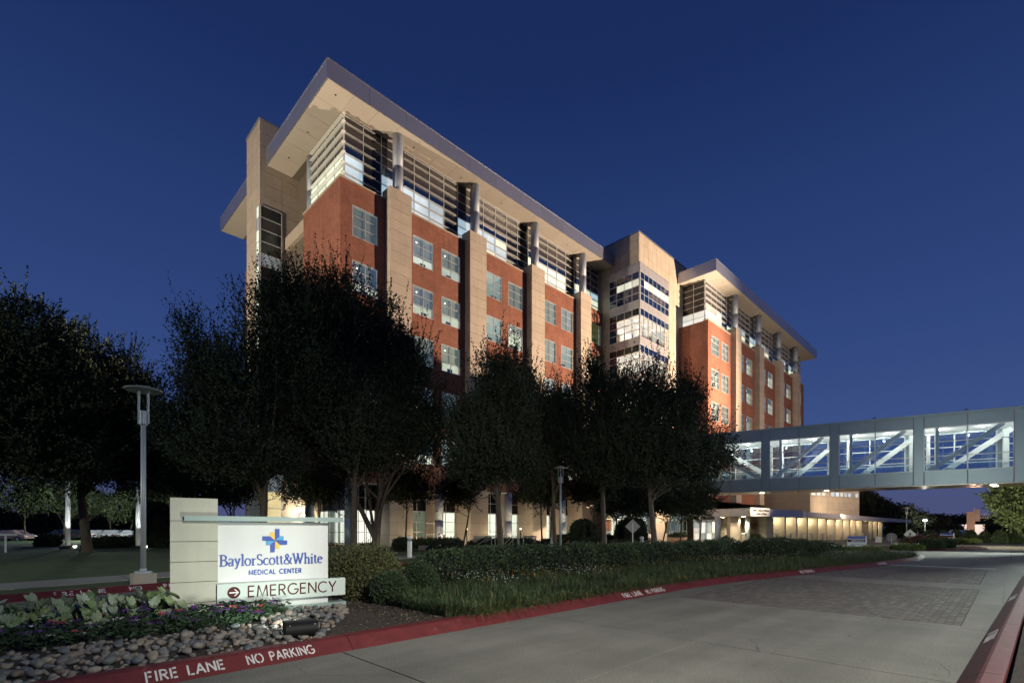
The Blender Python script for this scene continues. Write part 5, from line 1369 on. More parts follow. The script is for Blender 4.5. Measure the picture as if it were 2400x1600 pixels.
tag(foliage_obj('liriope_grass', V, ('leaf_grass', 'leaf_hedge', 'leaf_grass', 'leaf_shrub', 'leaf_grass', 'mulch_pale'), None, (15, 7, .1), np.tile(r.choice(6, len(V) // 3, p=[.3, .2, .25, .12, .1, .03]), 3), True), 'long arching dark grass strip beside the red kerb', 'grass')
def edge(n, r):
    x = 5.2 + (r.random(n) ** 1.4) * 20; return x, np.interp(x, [p[0] for p in ISL_F], [p[1] for p in ISL_F]) + .2 + .25 * r.random(n)
V = blades(9000, edge, r, (.2, .32), .008, 1.7)
tag(foliage_obj('kerb_grass', V, ('leaf_grass', 'leaf_shrub'), None, (12, 6, .1), np.tile(r.integers(0, 2, len(V) // 3), 3), True), 'grass tufts flopping over the red kerb edge', 'grass')
n = 1500; x = 6.5 + r.random(n) ** 1.1 * 22; f_ = np.interp(x, [p[0] for p in ISL_F], [p[1] for p in ISL_F]) + 1.3; b_ = np.interp(x, [4, 7, 12, 20, 24, 30], [8.5, 9.3, 9.2, 8.3, 7.0, 6.2])
cl = np.sin(x * 1.9) + np.sin(x * .7 + 1) + r.normal(size=n) * .5 > .1
x = x[cl]; y = f_[cl] + (b_ - f_)[cl] * r.random(cl.sum()); n = len(x)
c = np.stack([x, y, .42 + .12 * r.random(n)], 1); mi = (np.sin(x * 2.3) + r.normal(size=n) * .8 > .5).astype(int) 
V = np.concatenate([leaf_quads(c, unit(r.normal(size=(n, 3)) * [1, 1, .3]), np.full(n, .024), np.full(n, .022), r) for _ in range(2)])
tag(foliage_obj('meadow_flowers', V, ('petal_white', 'petal_orange'), None, (15, 8, .1), np.tile(mi, 2), True), 'tiny white and orange blooms scattered through the grass strip', 'flowers')
# ---------------------------------------------------------------- flower bed, caladiums, river rocks
r = np.random.default_rng(12)
def in_flowers(n, r):
    x = -3.2 + 6.3 * r.random(n); lo = np.interp(x, [-3, 0, 1, 2.2, 2.9], [8.1, 7.85, 7.75, 7.75, 8.2]); hi = np.interp(x, [-3, 0, 1.5, 1.8, 3.1], [9.5, 9.2, 8.95, 9.0, 8.75])
    return x, lo + (hi - lo) * r.random(n)
npl = 340; X, Y = in_flowers(npl, r)
Vs = []; MI = []
for i in range(npl):
    k = 26; h = r.uniform(.12, .27); z = .1 + h * r.random(k) ** .6
    c = np.stack([X[i] + r.normal(size=k) * .065, Y[i] + r.normal(size=k) * .065, z], 1)
    a = unit(np.stack([c[:, 0] - X[i], c[:, 1] - Y[i], r.normal(size=k) * .04 + .01], 1))
    l = r.uniform(.05, .095, k); Vs.append(leaf_quads(c, a, l, l * .5, r)); MI.append(np.zeros(k))
    if r.random() < .62:
        m = {0: 1, 1: 1, 2: 1, 3: 1, 4: 1, 5: 2, 6: 3}[int(r.integers(0, 7))]
        k = 22; c = np.stack([X[i] + r.normal(size=k) * .028, Y[i] + r.normal(size=k) * .028, .11 + h + r.normal(size=k) * .008], 1)
        Vs.append(leaf_quads(c, unit(r.normal(size=(k, 3)) * [1, 1, .4]), np.full(k, .022), np.full(k, .02), r)); MI.append(np.full(k, m))
tag(foliage_obj('bedding_flowers', np.concatenate(Vs), ('leaf_bed', 'petal_purple', 'petal_red', 'petal_white'), None, (0, 8.5, .1), np.concatenate(MI), True), 'low bedding plants with purple, red and white flower heads before the sign', 'flowers')

def caladium_mat():
    m = bpy.data.materials.new('caladium_leaf'); m.use_nodes = True; n = m.node_tree.nodes; l = m.node_tree.links; b = n['Principled BSDF']
    b.inputs['Roughness'].default_value = .5
    t = n.new('ShaderNodeTexCoord'); s = n.new('ShaderNodeSeparateXYZ'); l.new(t.outputs['Object'], s.inputs[0])
    def mth(op, a, bb=None):
        q = n.new('ShaderNodeMath'); q.operation = op
        for i, v in enumerate((a, bb)):
            if v is None: continue
            if hasattr(v, 'default_value'): l.new(v, q.inputs[i])
            else: q.inputs[i].default_value = v
        return q.outputs[0]
    ang = mth('ARCTAN2', s.outputs['Y'], s.outputs['X']); rad = mth('SQRT', mth('ADD', mth('MULTIPLY', s.outputs['X'], s.outputs['X']), mth('MULTIPLY', s.outputs['Y'], s.outputs['Y'])))
    f = mth('ABSOLUTE', mth('SINE', mth('MULTIPLY', ang, 4.5)))
    vein = mth('LESS_THAN', f, .22)
    nz = n.new('ShaderNodeTexNoise'); nz.inputs['Scale'].default_value = 5; l.new(t.outputs['Object'], nz.inputs['Vector'])
    f2 = mth('ADD', mth('MULTIPLY', vein, .75), mth('MULTIPLY', nz.outputs['Fac'], .35))
    edge = mth('GREATER_THAN', rad, .70)
    fac = mth('MINIMUM', mth('ADD', f2, mth('MULTIPLY', edge, .5)), 1.0)
    oi = n.new('ShaderNodeObjectInfo'); mr = n.new('ShaderNodeMixRGB'); mr.inputs[1].default_value = (.42, .48, .38, 1); mr.inputs[2].default_value = (.22, .30, .09, 1); l.new(oi.outputs['Random'], mr.inputs[0])
    mx = n.new('ShaderNodeMixRGB'); mx.inputs[2].default_value = (.03, .065, .02, 1); l.new(fac, mx.inputs[0]); l.new(mr.outputs[0], mx.inputs[1])
    l.new(mx.outputs[0], b.inputs['Base Color']); return m
M['caladium'] = caladium_mat()
def cal_leaf():
    # heart outline, unit length; stalk joins at origin, tip at +X
    out = []
    for i in range(24):
        t = 2 * math.pi * i / 24
        rr = .62 + .42 * math.cos(t) ** 3 * (math.cos(t) > 0) + .12 * abs(math.sin(t)) - .30 * (math.exp(-((t - math.pi) / .25) ** 2)) + .25 * math.exp(-((abs(t - math.pi) - .7) / .4) ** 2)
        out.append((rr * math.cos(t), rr * math.sin(t) * .85))
    me = bpy.data.meshes.new('caladium_leaf'); v = [(0, 0, 0)]
    v += [(x * .5, y * .5, .05 - .05 * x + .04 * abs(y)) for x, y in out] + [(x, y, .10 - .30 * max(x, 0) ** 2 + .12 * abs(y) + .02 * math.sin(9 * i)) for i, (x, y) in enumerate(out)]
    f = [(0, 1 + i, 1 + (i + 1) % 24) for i in range(24)] + [(1 + i, 25 + i, 25 + (i + 1) % 24, 1 + (i + 1) % 24) for i in range(24)]
    me.from_pydata(v, [], f); me.materials.append(M['caladium']); me.polygons.foreach_set('use_smooth', [True] * len(f)); return me
CL = cal_leaf()
rc = random.Random(4)
calpos = [(-1.35, 9.9), (-.95, 9.5), (-.6, 9.85), (-.25, 9.45), (.1, 9.75), (.42, 9.42), (.75, 9.7), (1.05, 9.35), (1.28, 9.62), (1.5, 9.22), (-.7, 9.25), (0.0, 9.2), (.65, 9.15), (1.62, 9.0)]
names_ = ['farthest left', 'left front', 'second from the left in the back row', 'left of the middle', 'middle of the back row', 'middle front', 'right of the middle', 'tall right front', 'beside the sign pillar at the back', 'touching the sign pillar', 'low left by the purple flowers', 'low centre by the purple flowers', 'low right by the purple flowers', 'with one leaf against the pillar']
for (x, y), nm in zip(calpos, names_):
    C = thing('caladium_plant', 'white-veined caladium with heart-shaped leaves, ' + nm, 'plant', (x, y, .1), group='caladiums left of the sign')
    mb = MB(); nleaf = rc.randint(17, 22)
    for k in range(nleaf):
        az = rc.uniform(0, 2 * math.pi) if k > 3 else rc.uniform(math.pi, 1.8 * math.pi); rad = rc.uniform(.05, .30); h = rc.uniform(.10, .50) * (1 - .5 * rad / .3 * rc.random())
        p = (x + rad * math.cos(az), y + rad * math.sin(az), .1 + h)
        mb.tube([(x + rc.uniform(-.02, .02), y, .08), (x + rad * .4 * math.cos(az), y + rad * .4 * math.sin(az), .1 + h * .65), p], [.006, .005, .003], 5, False)
        s = rc.uniform(.075, .125)
        o = link('leaf', CL, C, p, (s, s, s), (rc.uniform(-.35, .35), rc.uniform(.35, 1.15), az + rc.uniform(-.3, .3)))
    mb.build('stalks', 'leaf_bed', C)

def rock_mesh(seed):
    rr = np.random.default_rng(seed); import bmesh
    bm = bmesh.new(); bmesh.ops.create_icosphere(bm, subdivisions=2, radius=1)
    ph = rr.uniform(0, 6, (3, 3)); fr_ = rr.uniform(.8, 1.8, (3, 3))
    for v in bm.verts:
        k = 1 + .09 * sum(math.sin(fr_[i] @ np.array(v.co) * 1.6 + ph[i, 0]) for i in range(3)) ; v.co *= k
    for f in bm.faces: f.smooth = True
    me = bpy.data.meshes.new('river_rock'); bm.to_mesh(me); bm.free(); return me
RM = [[None] * 5 for _ in range(3)]
for i in range(3):
    for j in range(5):
        me = rock_mesh(i * 7 + j); me.materials.append(M['rock%d' % j]); RM[i][j] = me
rb = tag(thing('river_rock_bed', None, None, (1, 7, .1)), kind='structure')
bx('bed_soil', 'soil', rb, -3.2, 6.08, .08, 4.2, 8.0, .115)
rk = []
rr = random.Random(8)
def rock_ok(x, y):
    if y < 6.10: return False
    lo = np.interp(x, [-3, 0, 1, 2.2, 2.75, 2.76, 4.6], [8.05, 7.85, 7.75, 7.75, 8.0, 8.9, 9.4])
    edge_ = np.interp(y, [6.1, 6.65, 7.2, 8.05, 9.2], [2.7, 3.1, 3.6, 4.05, 4.4])
    return y < lo and x < edge_
tries = 0
cellg = {}
while len(rk) < 1150 and tries < 60000:
    tries += 1
    x = rr.uniform(-3.1, 4.6); y = rr.uniform(6.1, 9.3)
    if not rock_ok(x, y): continue
    s = rr.choice([.022, .028, .034, .040, .048, .058]) * rr.uniform(.85, 1.1)
    if y > 7.5 and x < 2.7 and s > .05: continue
    key = (int(x / .15), int(y / .15)); bad = False
    for a in (-1, 0, 1):
        for b in (-1, 0, 1):
            for q in cellg.get((key[0] + a, key[1] + b), ()):
                if math.hypot(q[0] - x, q[1] - y) < (q[2] + s) * .80: bad = True
    if bad: continue
    cellg.setdefault(key, []).append((x, y, s)); rk.append((x, y, s))
def app(q): d = .7071 * (q[0] + q[1]); lat = .7071 * (q[0] - q[1]); return q[2] / d if abs(lat / d) < 1.06 and d > 4 else 0
rk.sort(key=app, reverse=True)
rest = MB(); RV = []; 
for i, (x, y, s) in enumerate(rk):
    me = RM[rr.randrange(3)][rr.choice([0, 0, 1, 2, 2, 3, 4])]
    sc = (s * rr.uniform(1.0, 1.45), s * rr.uniform(.85, 1.1), s * rr.uniform(.6, .95)); rot = (rr.uniform(-.3, .3), rr.uniform(-.3, .3), rr.uniform(0, 3.14))
    z = .115 + sc[2] * rr.uniform(.3, 1.3)
    if i < 300: link('river_rock', me, rb, (x, y, z), sc, rot)
    else:
        mt = Matrix.LocRotScale((x, y, z), __import__('mathutils').Euler(rot), sc)
        co = [tuple(mt @ v.co) for v in me.vertices]; n0 = len(rest.v); rest.v += co; rest.use(me.materials[0])
        for p in me.polygons: rest.f.append(tuple(n0 + k for k in p.vertices)); rest.m.append(rest.mi)
def build_rest():
    me = bpy.data.meshes.new('small_rocks'); me.from_pydata(rest.v, [], rest.f)
    for q in rest.mats: me.materials.append(q)
    me.polygons.foreach_set('material_index', rest.m); me.polygons.foreach_set('use_smooth', [True] * len(rest.f))
    o = link('small_rocks', me, rb, POS[rb.name]); 
    for v in me.vertices: v.co -= POS[rb.name]
    o['kind'] = 'stuff'
build_rest()

# ---------------------------------------------------------------- lamp posts
def lamp_post(px, d, label, head=True, H_=4.95, zg=.12, xy=None):
    x, y = xy or DP(px, d)
    T = thing('lamp_post', label, 'lamp post', (x, y, zg), group='flat-topped grey lamp posts')
    bx('concrete_base', 'concrete', T, x - .24, y - .24, zg - .05, x + .24, y + .24, zg + .28)
    MB().lathe((x, y, zg), [(.19, .28), (.19, .33), (.075, .35), (.075, .40)], 20).build('base_plate', 'pole', T)
    MB().lathe((x, y, zg), [(.062, .40), (.055, H_ - .95)], 16).build('pole', 'pole', T, smooth=True)
    MB().lathe((x, y, zg), [(.06, H_ - .96), (.10, H_ - .92), (.105, H_ - .60), (.07, H_ - .58)], 20).build('lamp_housing', 'pole', T)
    for k in range(4):
        a = math.pi / 4 + k * math.pi / 2; cx_, cy_ = x + .135 * math.cos(a), y + .135 * math.sin(a)
        MB().tube([(x + .06 * math.cos(a), y + .06 * math.sin(a), zg + H_ - .88), (cx_, cy_, zg + H_ - .9), (cx_, cy_, zg + H_ - .09)], .016, 6).build('bracket_rod', 'pole', T)
    MB().lathe((x, y, zg), [(.0, H_ - .09), (.40, H_ - .075), (.41, H_ - .055), (.2, H_ - .015), (.19, H_ + .01), (.0, H_ + .02)], 32).build('disc_top', 'pole', T)
    return T
lamp_post(336, 12.6, 'nearest grey lamp post with flat disc top, left of the monument sign')
lamp_post(1314, 28.5, 'slim grey lamp post among the dark trees, middle of the hospital front')
lamp_post(1640, 54, 'slim grey lamp post just left of the entrance canopy, its head behind the bridge')
lamp_post(2125, 66, 'far grey lamp post in front of the right end of the flat canopy', H_=4.4, zg=0)
for px, d, nm in ((159, 36, 'left'), (324, 36, 'right')):
    x, y = DP(px, d)
    T = thing('flag_pole', '%s of two bright uplit metal poles on the left lawn' % nm, 'flag pole', (x, y, .12))
    MB().lathe((x, y, .12), [(.16, 0), (.14, 4), (.07, 10.5)], 18).build('pole', 'white_paint', T, smooth=True)
    MB().lathe((x, y, .12), [(.5, 0), (.5, .12), (.3, .2)], 18).build('base', 'black', T)
    MB().lathe((x + .35, y - .55, .2), [(.08, 0), (.11, .12)], 12).build('uplight', 'lamp_white', T)
    lamp('SPOT', 'pole_uplight', (x + .15, y - 1.1, .5), 260, (.95, 1, 1), .05, (x, y, 5), 60, .5)
x, y = DP(436, 120)
T = thing('steeple', 'distant pale lit steeple tip showing over the trees left of the hospital', 'tower', (x, y, 0))
MB().lathe((x, y, 0), [(1.6, 0), (1.5, 22), (.7, 24), (.5, 30), (.2, 31.5)], 8).build('spire', 'stone', T)
MB().lathe((x, y, 31.5), [(.2, 0), (.35, .4), (.1, .9)], 8).build('finial', 'lamp_warm', T)
lamp('POINT', 'steeple_light', (x - 3, y - 3, 25), 2500, (1, .85, .7), .3)
# car-park masts that carry the lamps behind and beside the camera; lawn and junction ones are added
def mast(xy, h, label, heads):
    T = thing('light_mast', label, 'lamp post', (*xy, -.05))
    MB().lathe((*xy, -.05), [(.16, 0), (.14, h * .5), (.09, h)], 14).build('pole', 'pole', T, smooth=True)
    for (dx, dy) in heads:
        mb = MB(); mb.beam((xy[0], xy[1], h - .2), (xy[0] + dx, xy[1] + dy, h - .1), .08, .08); mb.build('arm', 'pole', T)
mast((71.6, -3.4), 9.6, 'tall parking mast right of the cross road', [(0, .8)])
mast((-24.6, 20.2), 9.6, 'unseen tall mast far left of the drive, added to carry the lawn spot', [(.5, .5)])
mast((-17.6, 38.6), 9.6, 'tall mast on the lawn beyond the left edge, facing the stair tower', [(.5, .3)])
mast((8.6, -19.6), 9.6, 'tall parking mast behind the camera to the right', [(.4, .5)])
mast((3, -9.7), 7.2, 'shorter mast across the road behind the camera', [(0, .6)])
mast((62, -8.8), 9.9, 'unseen tall mast added to carry the spot over the road junction', [(0, .6)])

M['lantern'] = emat('lantern_glass', (1, .62, .45), 3, 0)
# ---------------------------------------------------------------- path furniture
def bollard(px, d, h, w, label, m='pole', zg=.12):
    x, y = DP(px, d)
    T = thing('path_bollard', label, 'bollard', (x, y, zg), group='path bollard lights')
    MB().lathe((x, y, zg), [(w, 0), (w, h * .74)], 18).build('post', m, T, smooth=False)
    MB().lathe((x, y, zg), [(w * .85, h * .74), (w * .85, h * .86)], 18).build('louvre_ring', 'alu_dark', T)
    MB().lathe((x, y, zg), [(w, h * .86), (w, h * .93), (w * .7, h * .985), (.01, h)], 18).build('cap', m, T)
bollard(960, 24.5, 1.08, .115, 'nearest white round-capped path bollard, behind the clipped shrubs', 'white_paint')
bollard(1030, 33, .8, .11, 'small path bollard below the lit windows left of the narrow-topped tree')
bollard(1293, 33, .85, .11, 'path bollard close behind the tall slim lamp pole')
bollard(1353, 37, .95, .11, 'path bollard before the dark stone wall left of the cone shrub')
bollard(1504, 28, 1.0, .115, 'path bollard just right of the back of the diamond sign')
for i, (px, d, lab) in enumerate([(1094, 36.5, 'small glowing path lantern beside the slender tree'), (1220, 36.5, 'small glowing path lantern right of the second lit office')]):
    x, y = DP(px, d); T = thing('path_lantern', lab, 'lantern', (x, y, .12), group='glowing path lanterns')
    MB().lathe((x, y, .12), [(.03, 0), (.03, 1.35)], 8).build('post', 'black', T)
    MB().lathe((x, y, 1.47), [(.03, 0), (.07, .04), (.07, .10), (.02, .14)], 12).build('lamp_shade', 'lantern', T)
    lamp('POINT', 'lantern_glow', (x, y - .1, 1.75), 25, (1, .62, .35), .06)
def bench(px, d, label, rz=0):
    x, y = DP(px, d); T = thing('park_bench', label, 'bench', (0, 0, 0), (x, y, .12), rz)
    for i in range(5): bx('seat_slat', 'galv', T, -.8, -.25 + i * .1, .43, .8, -.17 + i * .1, .46)
    for i in range(5): bx('back_slat', 'galv', T, -.8, .27, .5 + i * .09, .8, .30, .57 + i * .09)
    for s in (-.7, .7):
        mb = MB(); mb.tube([(s, -.22, 0), (s, -.24, .42), (s, .28, .42), (s, .29, .92)], .02, 6); mb.tube([(s, .28, .42), (s, .32, 0)], .02, 6); mb.build('leg', 'black', T)
bench(1135, 35.5, 'slatted metal bench left of the narrow-topped tree trunk'); bench(1249, 36, 'slatted metal bench left of the forked slender tree', .1); bench(1528, 48, 'bench near the lobby glass by the planter', .1)
def rail(px, d, px2, label):
    x, y = DP(px, d); x2, y2 = DP(px2, d - .6); T = thing('handrail', label, 'handrail', (x, y, .12))
    a, b = Vector((x, y, .12)), Vector((x2, y2, .12)); u = (b - a)
    for o_ in (0, .6):
        off = Vector((-u.y, u.x, 0)).normalized() * o_
        mb = MB(); mb.tube([a + off + Vector((0, 0, .35)), a + off + u * .6 + Vector((0, 0, .95)), b + off + Vector((0, 0, .95)), b + off], .024, 8); mb.build('rail', 'galv', T)
        mb = MB(); mb.tube([a + off + u * .62, a + off + u * .62 + Vector((0, 0, .93))], .02, 6); mb.build('post', 'galv', T)
rail(1120, 34, 1172, 'left steel handrail on the steps left of the narrow-topped tree'); rail(1180, 33, 1216, 'middle steel handrail on the steps right of the narrow-topped tree'); rail(1325, 36, 1370, 'right steel handrail behind the tall slim lamp pole')
for px0, px1, d, lab in ((980, 1170, 33.5, 'low grey retaining wall left of the steps'), (1190, 1330, 34.5, 'low grey retaining wall between the handrails')):
    a = Vector((*DP(px0, d), 0)); b = Vector((*DP(px1, d), 0)); mb = MB(); u = (b - a); mt = Matrix.Translation(a) @ Matrix.Rotation(math.atan2(u.y, u.x), 4, 'Z')
    T = mb.box(0, 0, .1, u.length, .3, .42, mt).build('retaining_wall', 'walk'); tag(T, lab, 'wall')
x, y = DP(1588, 48); T = thing('planter_bowl', 'large terracotta bowl planter with green plants before the lobby', 'planter', (x, y, .03))
MB().lathe((x, y, .03), [(.35, 0), (.55, .2), (.85, .62), (.9, .7), (.8, .7), (.75, .6)], 24).build('bowl', 'wood', T, smooth=True)
V = spray([(x, y, .75, .8, .8, .3)], 500, 5, np.random.default_rng(3), (.1, .3), (.09, .14), .6, .5, .06); foliage_obj('plants', V, ('leaf_light', 'leaf_hedge'), T, (x, y, .6), np.random.default_rng(1).integers(0, 2, len(V)))
x, y = DP(1743, 59.5); T = thing('litter_bin', 'pale cylindrical litter bin beside the canopy wall', 'litter bin', (x, y, .03))
MB().lathe((x, y, .03), [(.30, 0), (.32, .1), (.32, .85)], 20).build('body', 'concrete', T); MB().lathe((x, y, .03), [(.33, .85), (.33, .95), (.2, 1.0)], 20).build('lid', 'galv', T)
tree('ornamental_tree', 'small reddish lit ornamental tree under the canopy', 1772, 62, [BP(1768, 1230, 15, 9, 62), BP(1776, 1242, 12, 7, 62)], 500, 7, .04, .7, 55, ('leaf_shrub', 'leaf_yellow', 'rose'), lsz=(.1, .16), up=.2, L=(.2, .4), zg=.03)

# ---------------------------------------------------------------- signs
def face_cam(x, y, extra=0): return math.atan2(y, x) - math.pi / 2 + extra
def dir_sign(px, d, w, h, label, text=True, rz=None, zg=0.0, hb=.16):
    x, y = DP(px, d); T = thing('directional_sign', label, 'sign', (0, 0, 0), (x, y, zg), rz if rz is not None else face_cam(x, y) + .25)
    bx('panel', 'white_paint', T, -w / 2, 0, 0, w / 2 - .04, .12, h); bx('side_post', 'white_paint', T, w / 2 - .035, -.03, 0, w / 2 + .04, .15, h + .02)
    bx('blue_band', 'blue', T, -w / 2 - .01, -.012, h - hb, w / 2 - .045, .0, h + .01)
    bx('red_band', 'maroon', T, -w / 2, -.010, h - hb * 2.3, w / 2 - .05, -.001, h - hb * 1.25)
    if text:
        me = text_mesh('EMERGENCY', .125, .002, .003); me.materials.append(M['white_paint']); link('lettering', me, T, (-w / 2 + .2, -.014, h - hb * 2.1), rot=(R(90), 0, 0))
        for i, s in enumerate(('Patient Drop-Off', 'Main Entrance', 'Parking')):
            me = text_mesh(s, .085, .002); me.materials.append(M['maroon']); link('lettering', me, T, (-w / 2 + .2, -.004, h - .52 - i * .17), rot=(R(90), 0, 0))
dir_sign(2008, 32.5, 1.02, 1.05, 'white directional sign with blue top and emergency band beside the low hedge')
dir_sign(2220, 48, .98, 1.12, 'second white directional sign with blue top right of the roses', False)
dir_sign(2305, 62, .85, .6, 'farthest small directional sign below the pylon', False)
def post_sign(px, d, cz, r_, n, rot, label, cat, m='sign_back', back=True, zg=0.0):
    x, y = DP(px, d); T = thing('road_sign', label, cat, (0, 0, 0), (x, y, zg), face_cam(x, y))
    for yy, nm, mm in ((0, 'plate', m),):
        mb = MB(); P_ = [(r_ * math.cos(rot + 2 * math.pi * i / n), r_ * math.sin(rot + 2 * math.pi * i / n)) for i in range(n)]
        k = len(mb.v); mb.v += [(a, -.012, cz + b) for a, b in P_] + [(a, .012, cz + b) for a, b in P_]
        mb.f += [tuple(range(n)), tuple(range(n, 2 * n))[::-1]] + [(i, i + n, (i + 1) % n + n, (i + 1) % n) for i in range(n)]; mb.m += [0] * (n + 2)
        mb.build(nm, mm, T)
    bx('post', 'galv', T, -.03, -.05 if back else .014, -.05, .03, -.014 if back else .05, cz + r_ * .5)
    return T
post_sign(1483, 27, ZP(1233, 27) - .12, .40, 4, 0, 'back of a grey diamond road sign behind the long hedge', 'road sign', zg=.12)
post_sign(2090, 47, ZP(1258, 47), .42, 8, R(22.5), 'back of an octagonal stop sign at the rose island', 'stop sign')
t = post_sign(2133, 49, ZP(1251.5, 49), .50, 4, 0, 'white diamond pedestrian crossing sign above the roses', 'road sign', 'white_paint', False)
mb = MB(); cz = ZP(1251.5, 49)
for a, b, c, d_ in ((-.03, .16, .03, .22), (-.035, -.02, .035, .14), (-.10, -.2, -.05, 0), (.03, -.2, .08, 0), (-.12, .02, .12, .07)): mb.box(a, -.02 - .001 * len(mb.f) / 6, cz + b, c, -.013, cz + d_)
mb.build('walking_figure', 'black', t)
x, y = DP(2059, 58); T = thing('sandwich_board', 'blank white sandwich board on the drive before the last fin', 'sign', (0, 0, 0), (x, y, 0), face_cam(x, y))
for s in (-1, 1):
    mb = MB(); mb.v = [(-.33, s * .22, 0), (.33, s * .22, 0), (.27, s * .03, .68), (-.27, s * .03, .68), (-.33, s * .25, 0), (.33, s * .25, 0), (.27, s * .06, .68), (-.27, s * .06, .68)]
    mb.f = [(0, 1, 2, 3), (7, 6, 5, 4), (0, 4, 5, 1), (1, 5, 6, 2), (2, 6, 7, 3), (3, 7, 4, 0)]; mb.m = [0] * 6; mb.build('board', 'white_paint', T)
x, y = DP(102, 42); T = thing('notice_board', 'blank white board on two posts on the left lawn', 'sign', (0, 0, 0), (x, y, .12), face_cam(x, y))
bx('panel', 'galv', T, -.5, 0, .25, .5, .04, .8)
for s in (-.53, .53): bx('post', 'galv', T, s - .03, -.01, -.05, s + .03, .05, .8)
x, y = DP(13, 30); T = thing('crossbar_post', 'white post with a short crossbar at the left edge by the curving drive', 'post', (0, 0, 0), (x, y, .12), face_cam(x, y))
bx('post', 'white_paint', T, -.05, 0, -.1, .05, .08, 1.0); bx('crossbar', 'white_paint', T, -.45, -.02, 1.0, .5, .08, 1.12)
# pylon
x, y = DP(2275, 110); T = thing('pylon', 'tall tan pylon with a lattice arm beyond the junction', 'pylon', (0, 0, 0), (x, y, 0), face_cam(x, y))
bx('slab', 'stone', T, -.65, 0, 0, .45, .6, 5.4); bx('edge_panel', 'stone', T, .46, -.05, 0, .72, .6, 5.55)
mb = MB()
for z in (4.0, 4.9): mb.beam((.7, .2, z), (3.4, .2, z), .08, .1)
for i in range(7): mb.beam((.75 + i * .38, .2, 4.05), (1.1 + i * .38, .2, 4.85), .07, .07)
mb.build('lattice_arm', 'galv', T); bx('banner', 'stone', T, .75, .3, 3.3, 1.5, .4, 5.9); bx('finial', 'galv', T, .5, .1, 5.56, .65, .25, 6.3)
lamp('POINT', 'pylon_uplight', (*DP(2285, 104), 1.0), 1500, (1, .6, .4), .2)
# far store
x0_, y0_ = DP(2222, 160); x1_, y1_ = DP(2520, 150)
T = thing('far_store', 'long low white lit building beyond the cross road', 'building', (x0_, y0_, 0))
a = Vector((x0_, y0_, 0)); b = Vector((x1_, y1_, 0)); u = b - a; mt = Matrix.Translation(a) @ Matrix.Rotation(math.atan2(u.y, u.x), 4, 'Z')
MB().box(0, 0, 0, u.length, 12, 3.0, mt).build('wall', 'far_wall', T); MB().box(-.2, -.15, 3.0, u.length, 12, 3.12, mt).build('roof_edge', 'alu_dark', T)
for k in range(5):  # wall packs and point lights added to brighten the far wall
    p = mt @ Vector((6 + k * 9, -.3, 2.3)); MB().box(5.7 + k * 9, -.25, 2.2, 6.3 + k * 9, -.02, 2.5, mt).build('wall_light', 'lamp_white', T)
    MB().box(9.5 + k * 9, -.06, 0, 11.5 + k * 9, -.01, 1.6, mt).build('door', 'alu_dark', T)
    q = mt @ Vector((6 + k * 9, -4.5, 2.0)); lamp('POINT', 'store_fill', q, 1300, (1, .86, .78), .3)
# parking lamps seen lit
for px, py, d, lab in ((2092, 1214, 92, 'bright star-like parking lamp over the canopy end'), (2168, 1221, 95, 'brightest parking lamp before the dark trees on the right'), (2151, 1219, 120, 'small far lamp between the two bright parking lamps'), (198, 1223, 66, 'bright parking lamp under the lit trees at left'), (2335, 1227, 120, 'small lamp above the white far building')):
    x, y = DP(px, d); z = ZP(py, d); T = thing('parking_lamp', lab, 'lamp', (x, y, 0))
    MB().lathe((x, y, 0), [(.08, 0), (.06, z)], 8).build('pole', 'pole', T)
    s = .34 if d < 100 else .2
    o = MB().lathe((x, y, z), [(.05, 0), (s * .8, .06), (s, s * .6), (s * .7, s), (.05, s * 1.15)], 12).build('lamp_head', 'lamp_white', T)
lamp('POINT', 'parking_glow', (*DP(2168, 93), 3.3), 500, (1, .95, .8), .3)
lamp('POINT', 'parking_glow', (*DP(2092, 90), 3.6), 250, (1, .95, .8), .3)

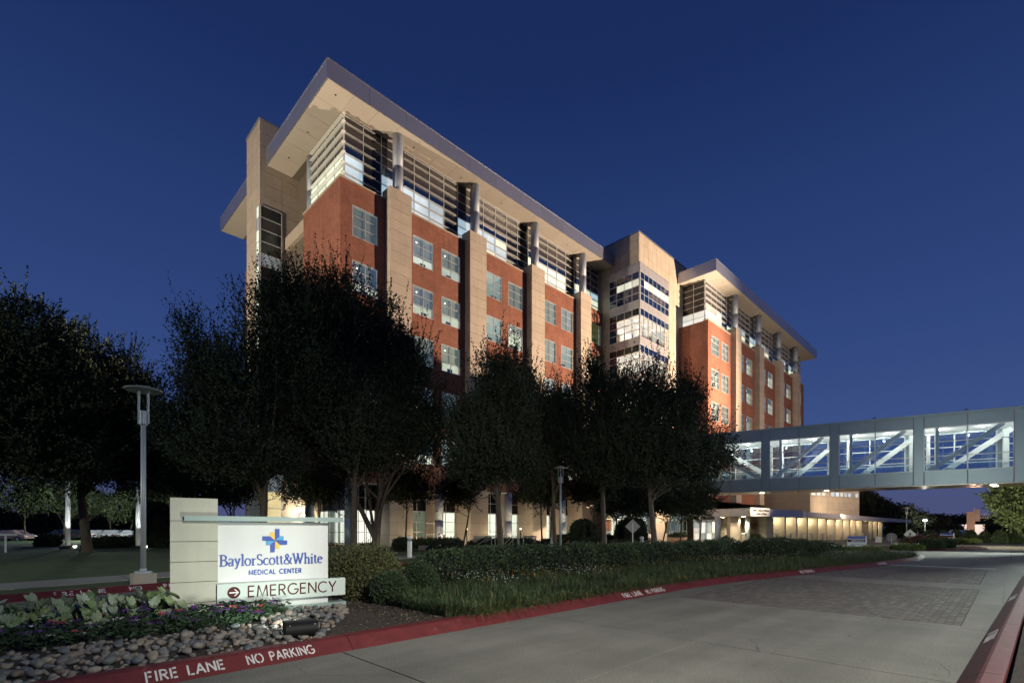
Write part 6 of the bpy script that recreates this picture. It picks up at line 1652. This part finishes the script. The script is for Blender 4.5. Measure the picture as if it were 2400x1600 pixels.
# ---------------------------------------------------------------- parked cars
def car(px, d, ci, label, rz, zg=.0, s=1.0):
    x, y = DP(px, d); T = thing('parked_car', label, 'car', (0, 0, 0), (x, y, zg), rz, group='cars parked beyond the left lawn' if px < 400 else None)
    P_ = [(-2.2, .35), (-2.25, .7), (-2.1, .92), (-1.5, 1.0), (-.9, 1.42), (.6, 1.45), (1.25, 1.0), (2.0, .85), (2.22, .65), (2.2, .35)]
    mb = MB(); n = len(P_)
    for w_, t_ in ((-.86, 0), (.86, 1)): mb.v += [(a, w_ * (.82 if b > 1.1 else 1), b) for a, b in P_]
    mb.f = [tuple(range(n)), tuple(range(n, 2 * n))[::-1]] + [(i, i + n, (i + 1) % n + n, (i + 1) % n) for i in range(n)]; mb.m = [0] * (n + 2)
    o = mb.build('body', 'pole', T, bevel=.06); o.data.materials.clear(); o.data.materials.append(M['cars'][ci])
    for sgn in (-1, 1):
        mb = MB(); mb.poly([(-1.3, sgn * .80, 1.03), (1.05, sgn * .80, 1.03), (.55, sgn * .735, 1.38), (-.85, sgn * .735, 1.38)][::sgn]); mb.build('side_window', 'dark_glass', T)
        for wx in (-1.35, 1.35):
            W = MB().tube([(wx, sgn * .70, .33), (wx, sgn * .89, .33)], .33, 16).build('wheel', 'black', T); MB().tube([(wx, sgn * .80, .33), (wx, sgn * .90, .33)], .19, 12).build('rim', 'galv', W)
        MB().box(2.12, sgn * .75, .62, 2.24, sgn * .45, .75).build('headlight', 'white_paint', T); MB().box(-2.28, sgn * .78, .68, -2.2, sgn * .5, .82).build('tail_light', 'red_lamp' if False else 'maroon', T)
for i, (px, ci, lab) in enumerate([(150, 2, 'dark parked car at the left end of the lit row'), (172, 0, 'silver parked car second from the left in the lit row'), (192, 2, 'dark parked car before the bright lamp'), (212, 1, 'white parked car right of the bright lamp'), (232, 0, 'silver parked car in the middle of the lit row'), (252, 1, 'white parked car right of the middle in the lit row'), (272, 0, 'silver parked car near the slim trunks'), (292, 2, 'dark parked car second from the right in the lit row'), (312, 0, 'silver parked car at the right end of the lit row')]):
    car(px, 68 + (i % 2), ci, lab, 1.0)
car(30, 62, 3, 'pale pinkish car parked at the far left beyond the drive', -.75)
for px, ci, d, lab in ((2110, 1, 84, 'pale car under the end of the canopy'), (2250, 1, 75, 'white car beyond the topiaries left of the pylon')): car(px, d, ci, lab, -.6)

# mulch chips and dry leaves on the bare soil between rocks and shrubs
r = np.random.default_rng(77); n = 5200
x = 2.9 + r.random(n) * 4.6; y = 6.08 + r.random(n) * 3.0
ok = (x > np.interp(y, [6.1, 6.65, 7.2, 8.05, 9.2], [2.75, 3.15, 3.65, 4.1, 4.45])) & (x < np.interp(y, [6, 7, 8, 9], [6.6, 6.2, 5.8, 5.6]))
x, y = x[ok], y[ok]; n = len(x)
V = leaf_quads(np.stack([x, y, .108 + .012 * r.random(n)], 1), unit(r.normal(size=(n, 3)) * [1, 1, .12]), r.uniform(.02, .06, n), r.uniform(.006, .02, n), r)
tag(foliage_obj('mulch', V, ('mulch_chip', 'soil', 'mulch_pale'), None, (4.5, 7, .1), r.integers(0, 3, n), True), 'bark mulch and dry leaves beside the river rocks', 'mulch')
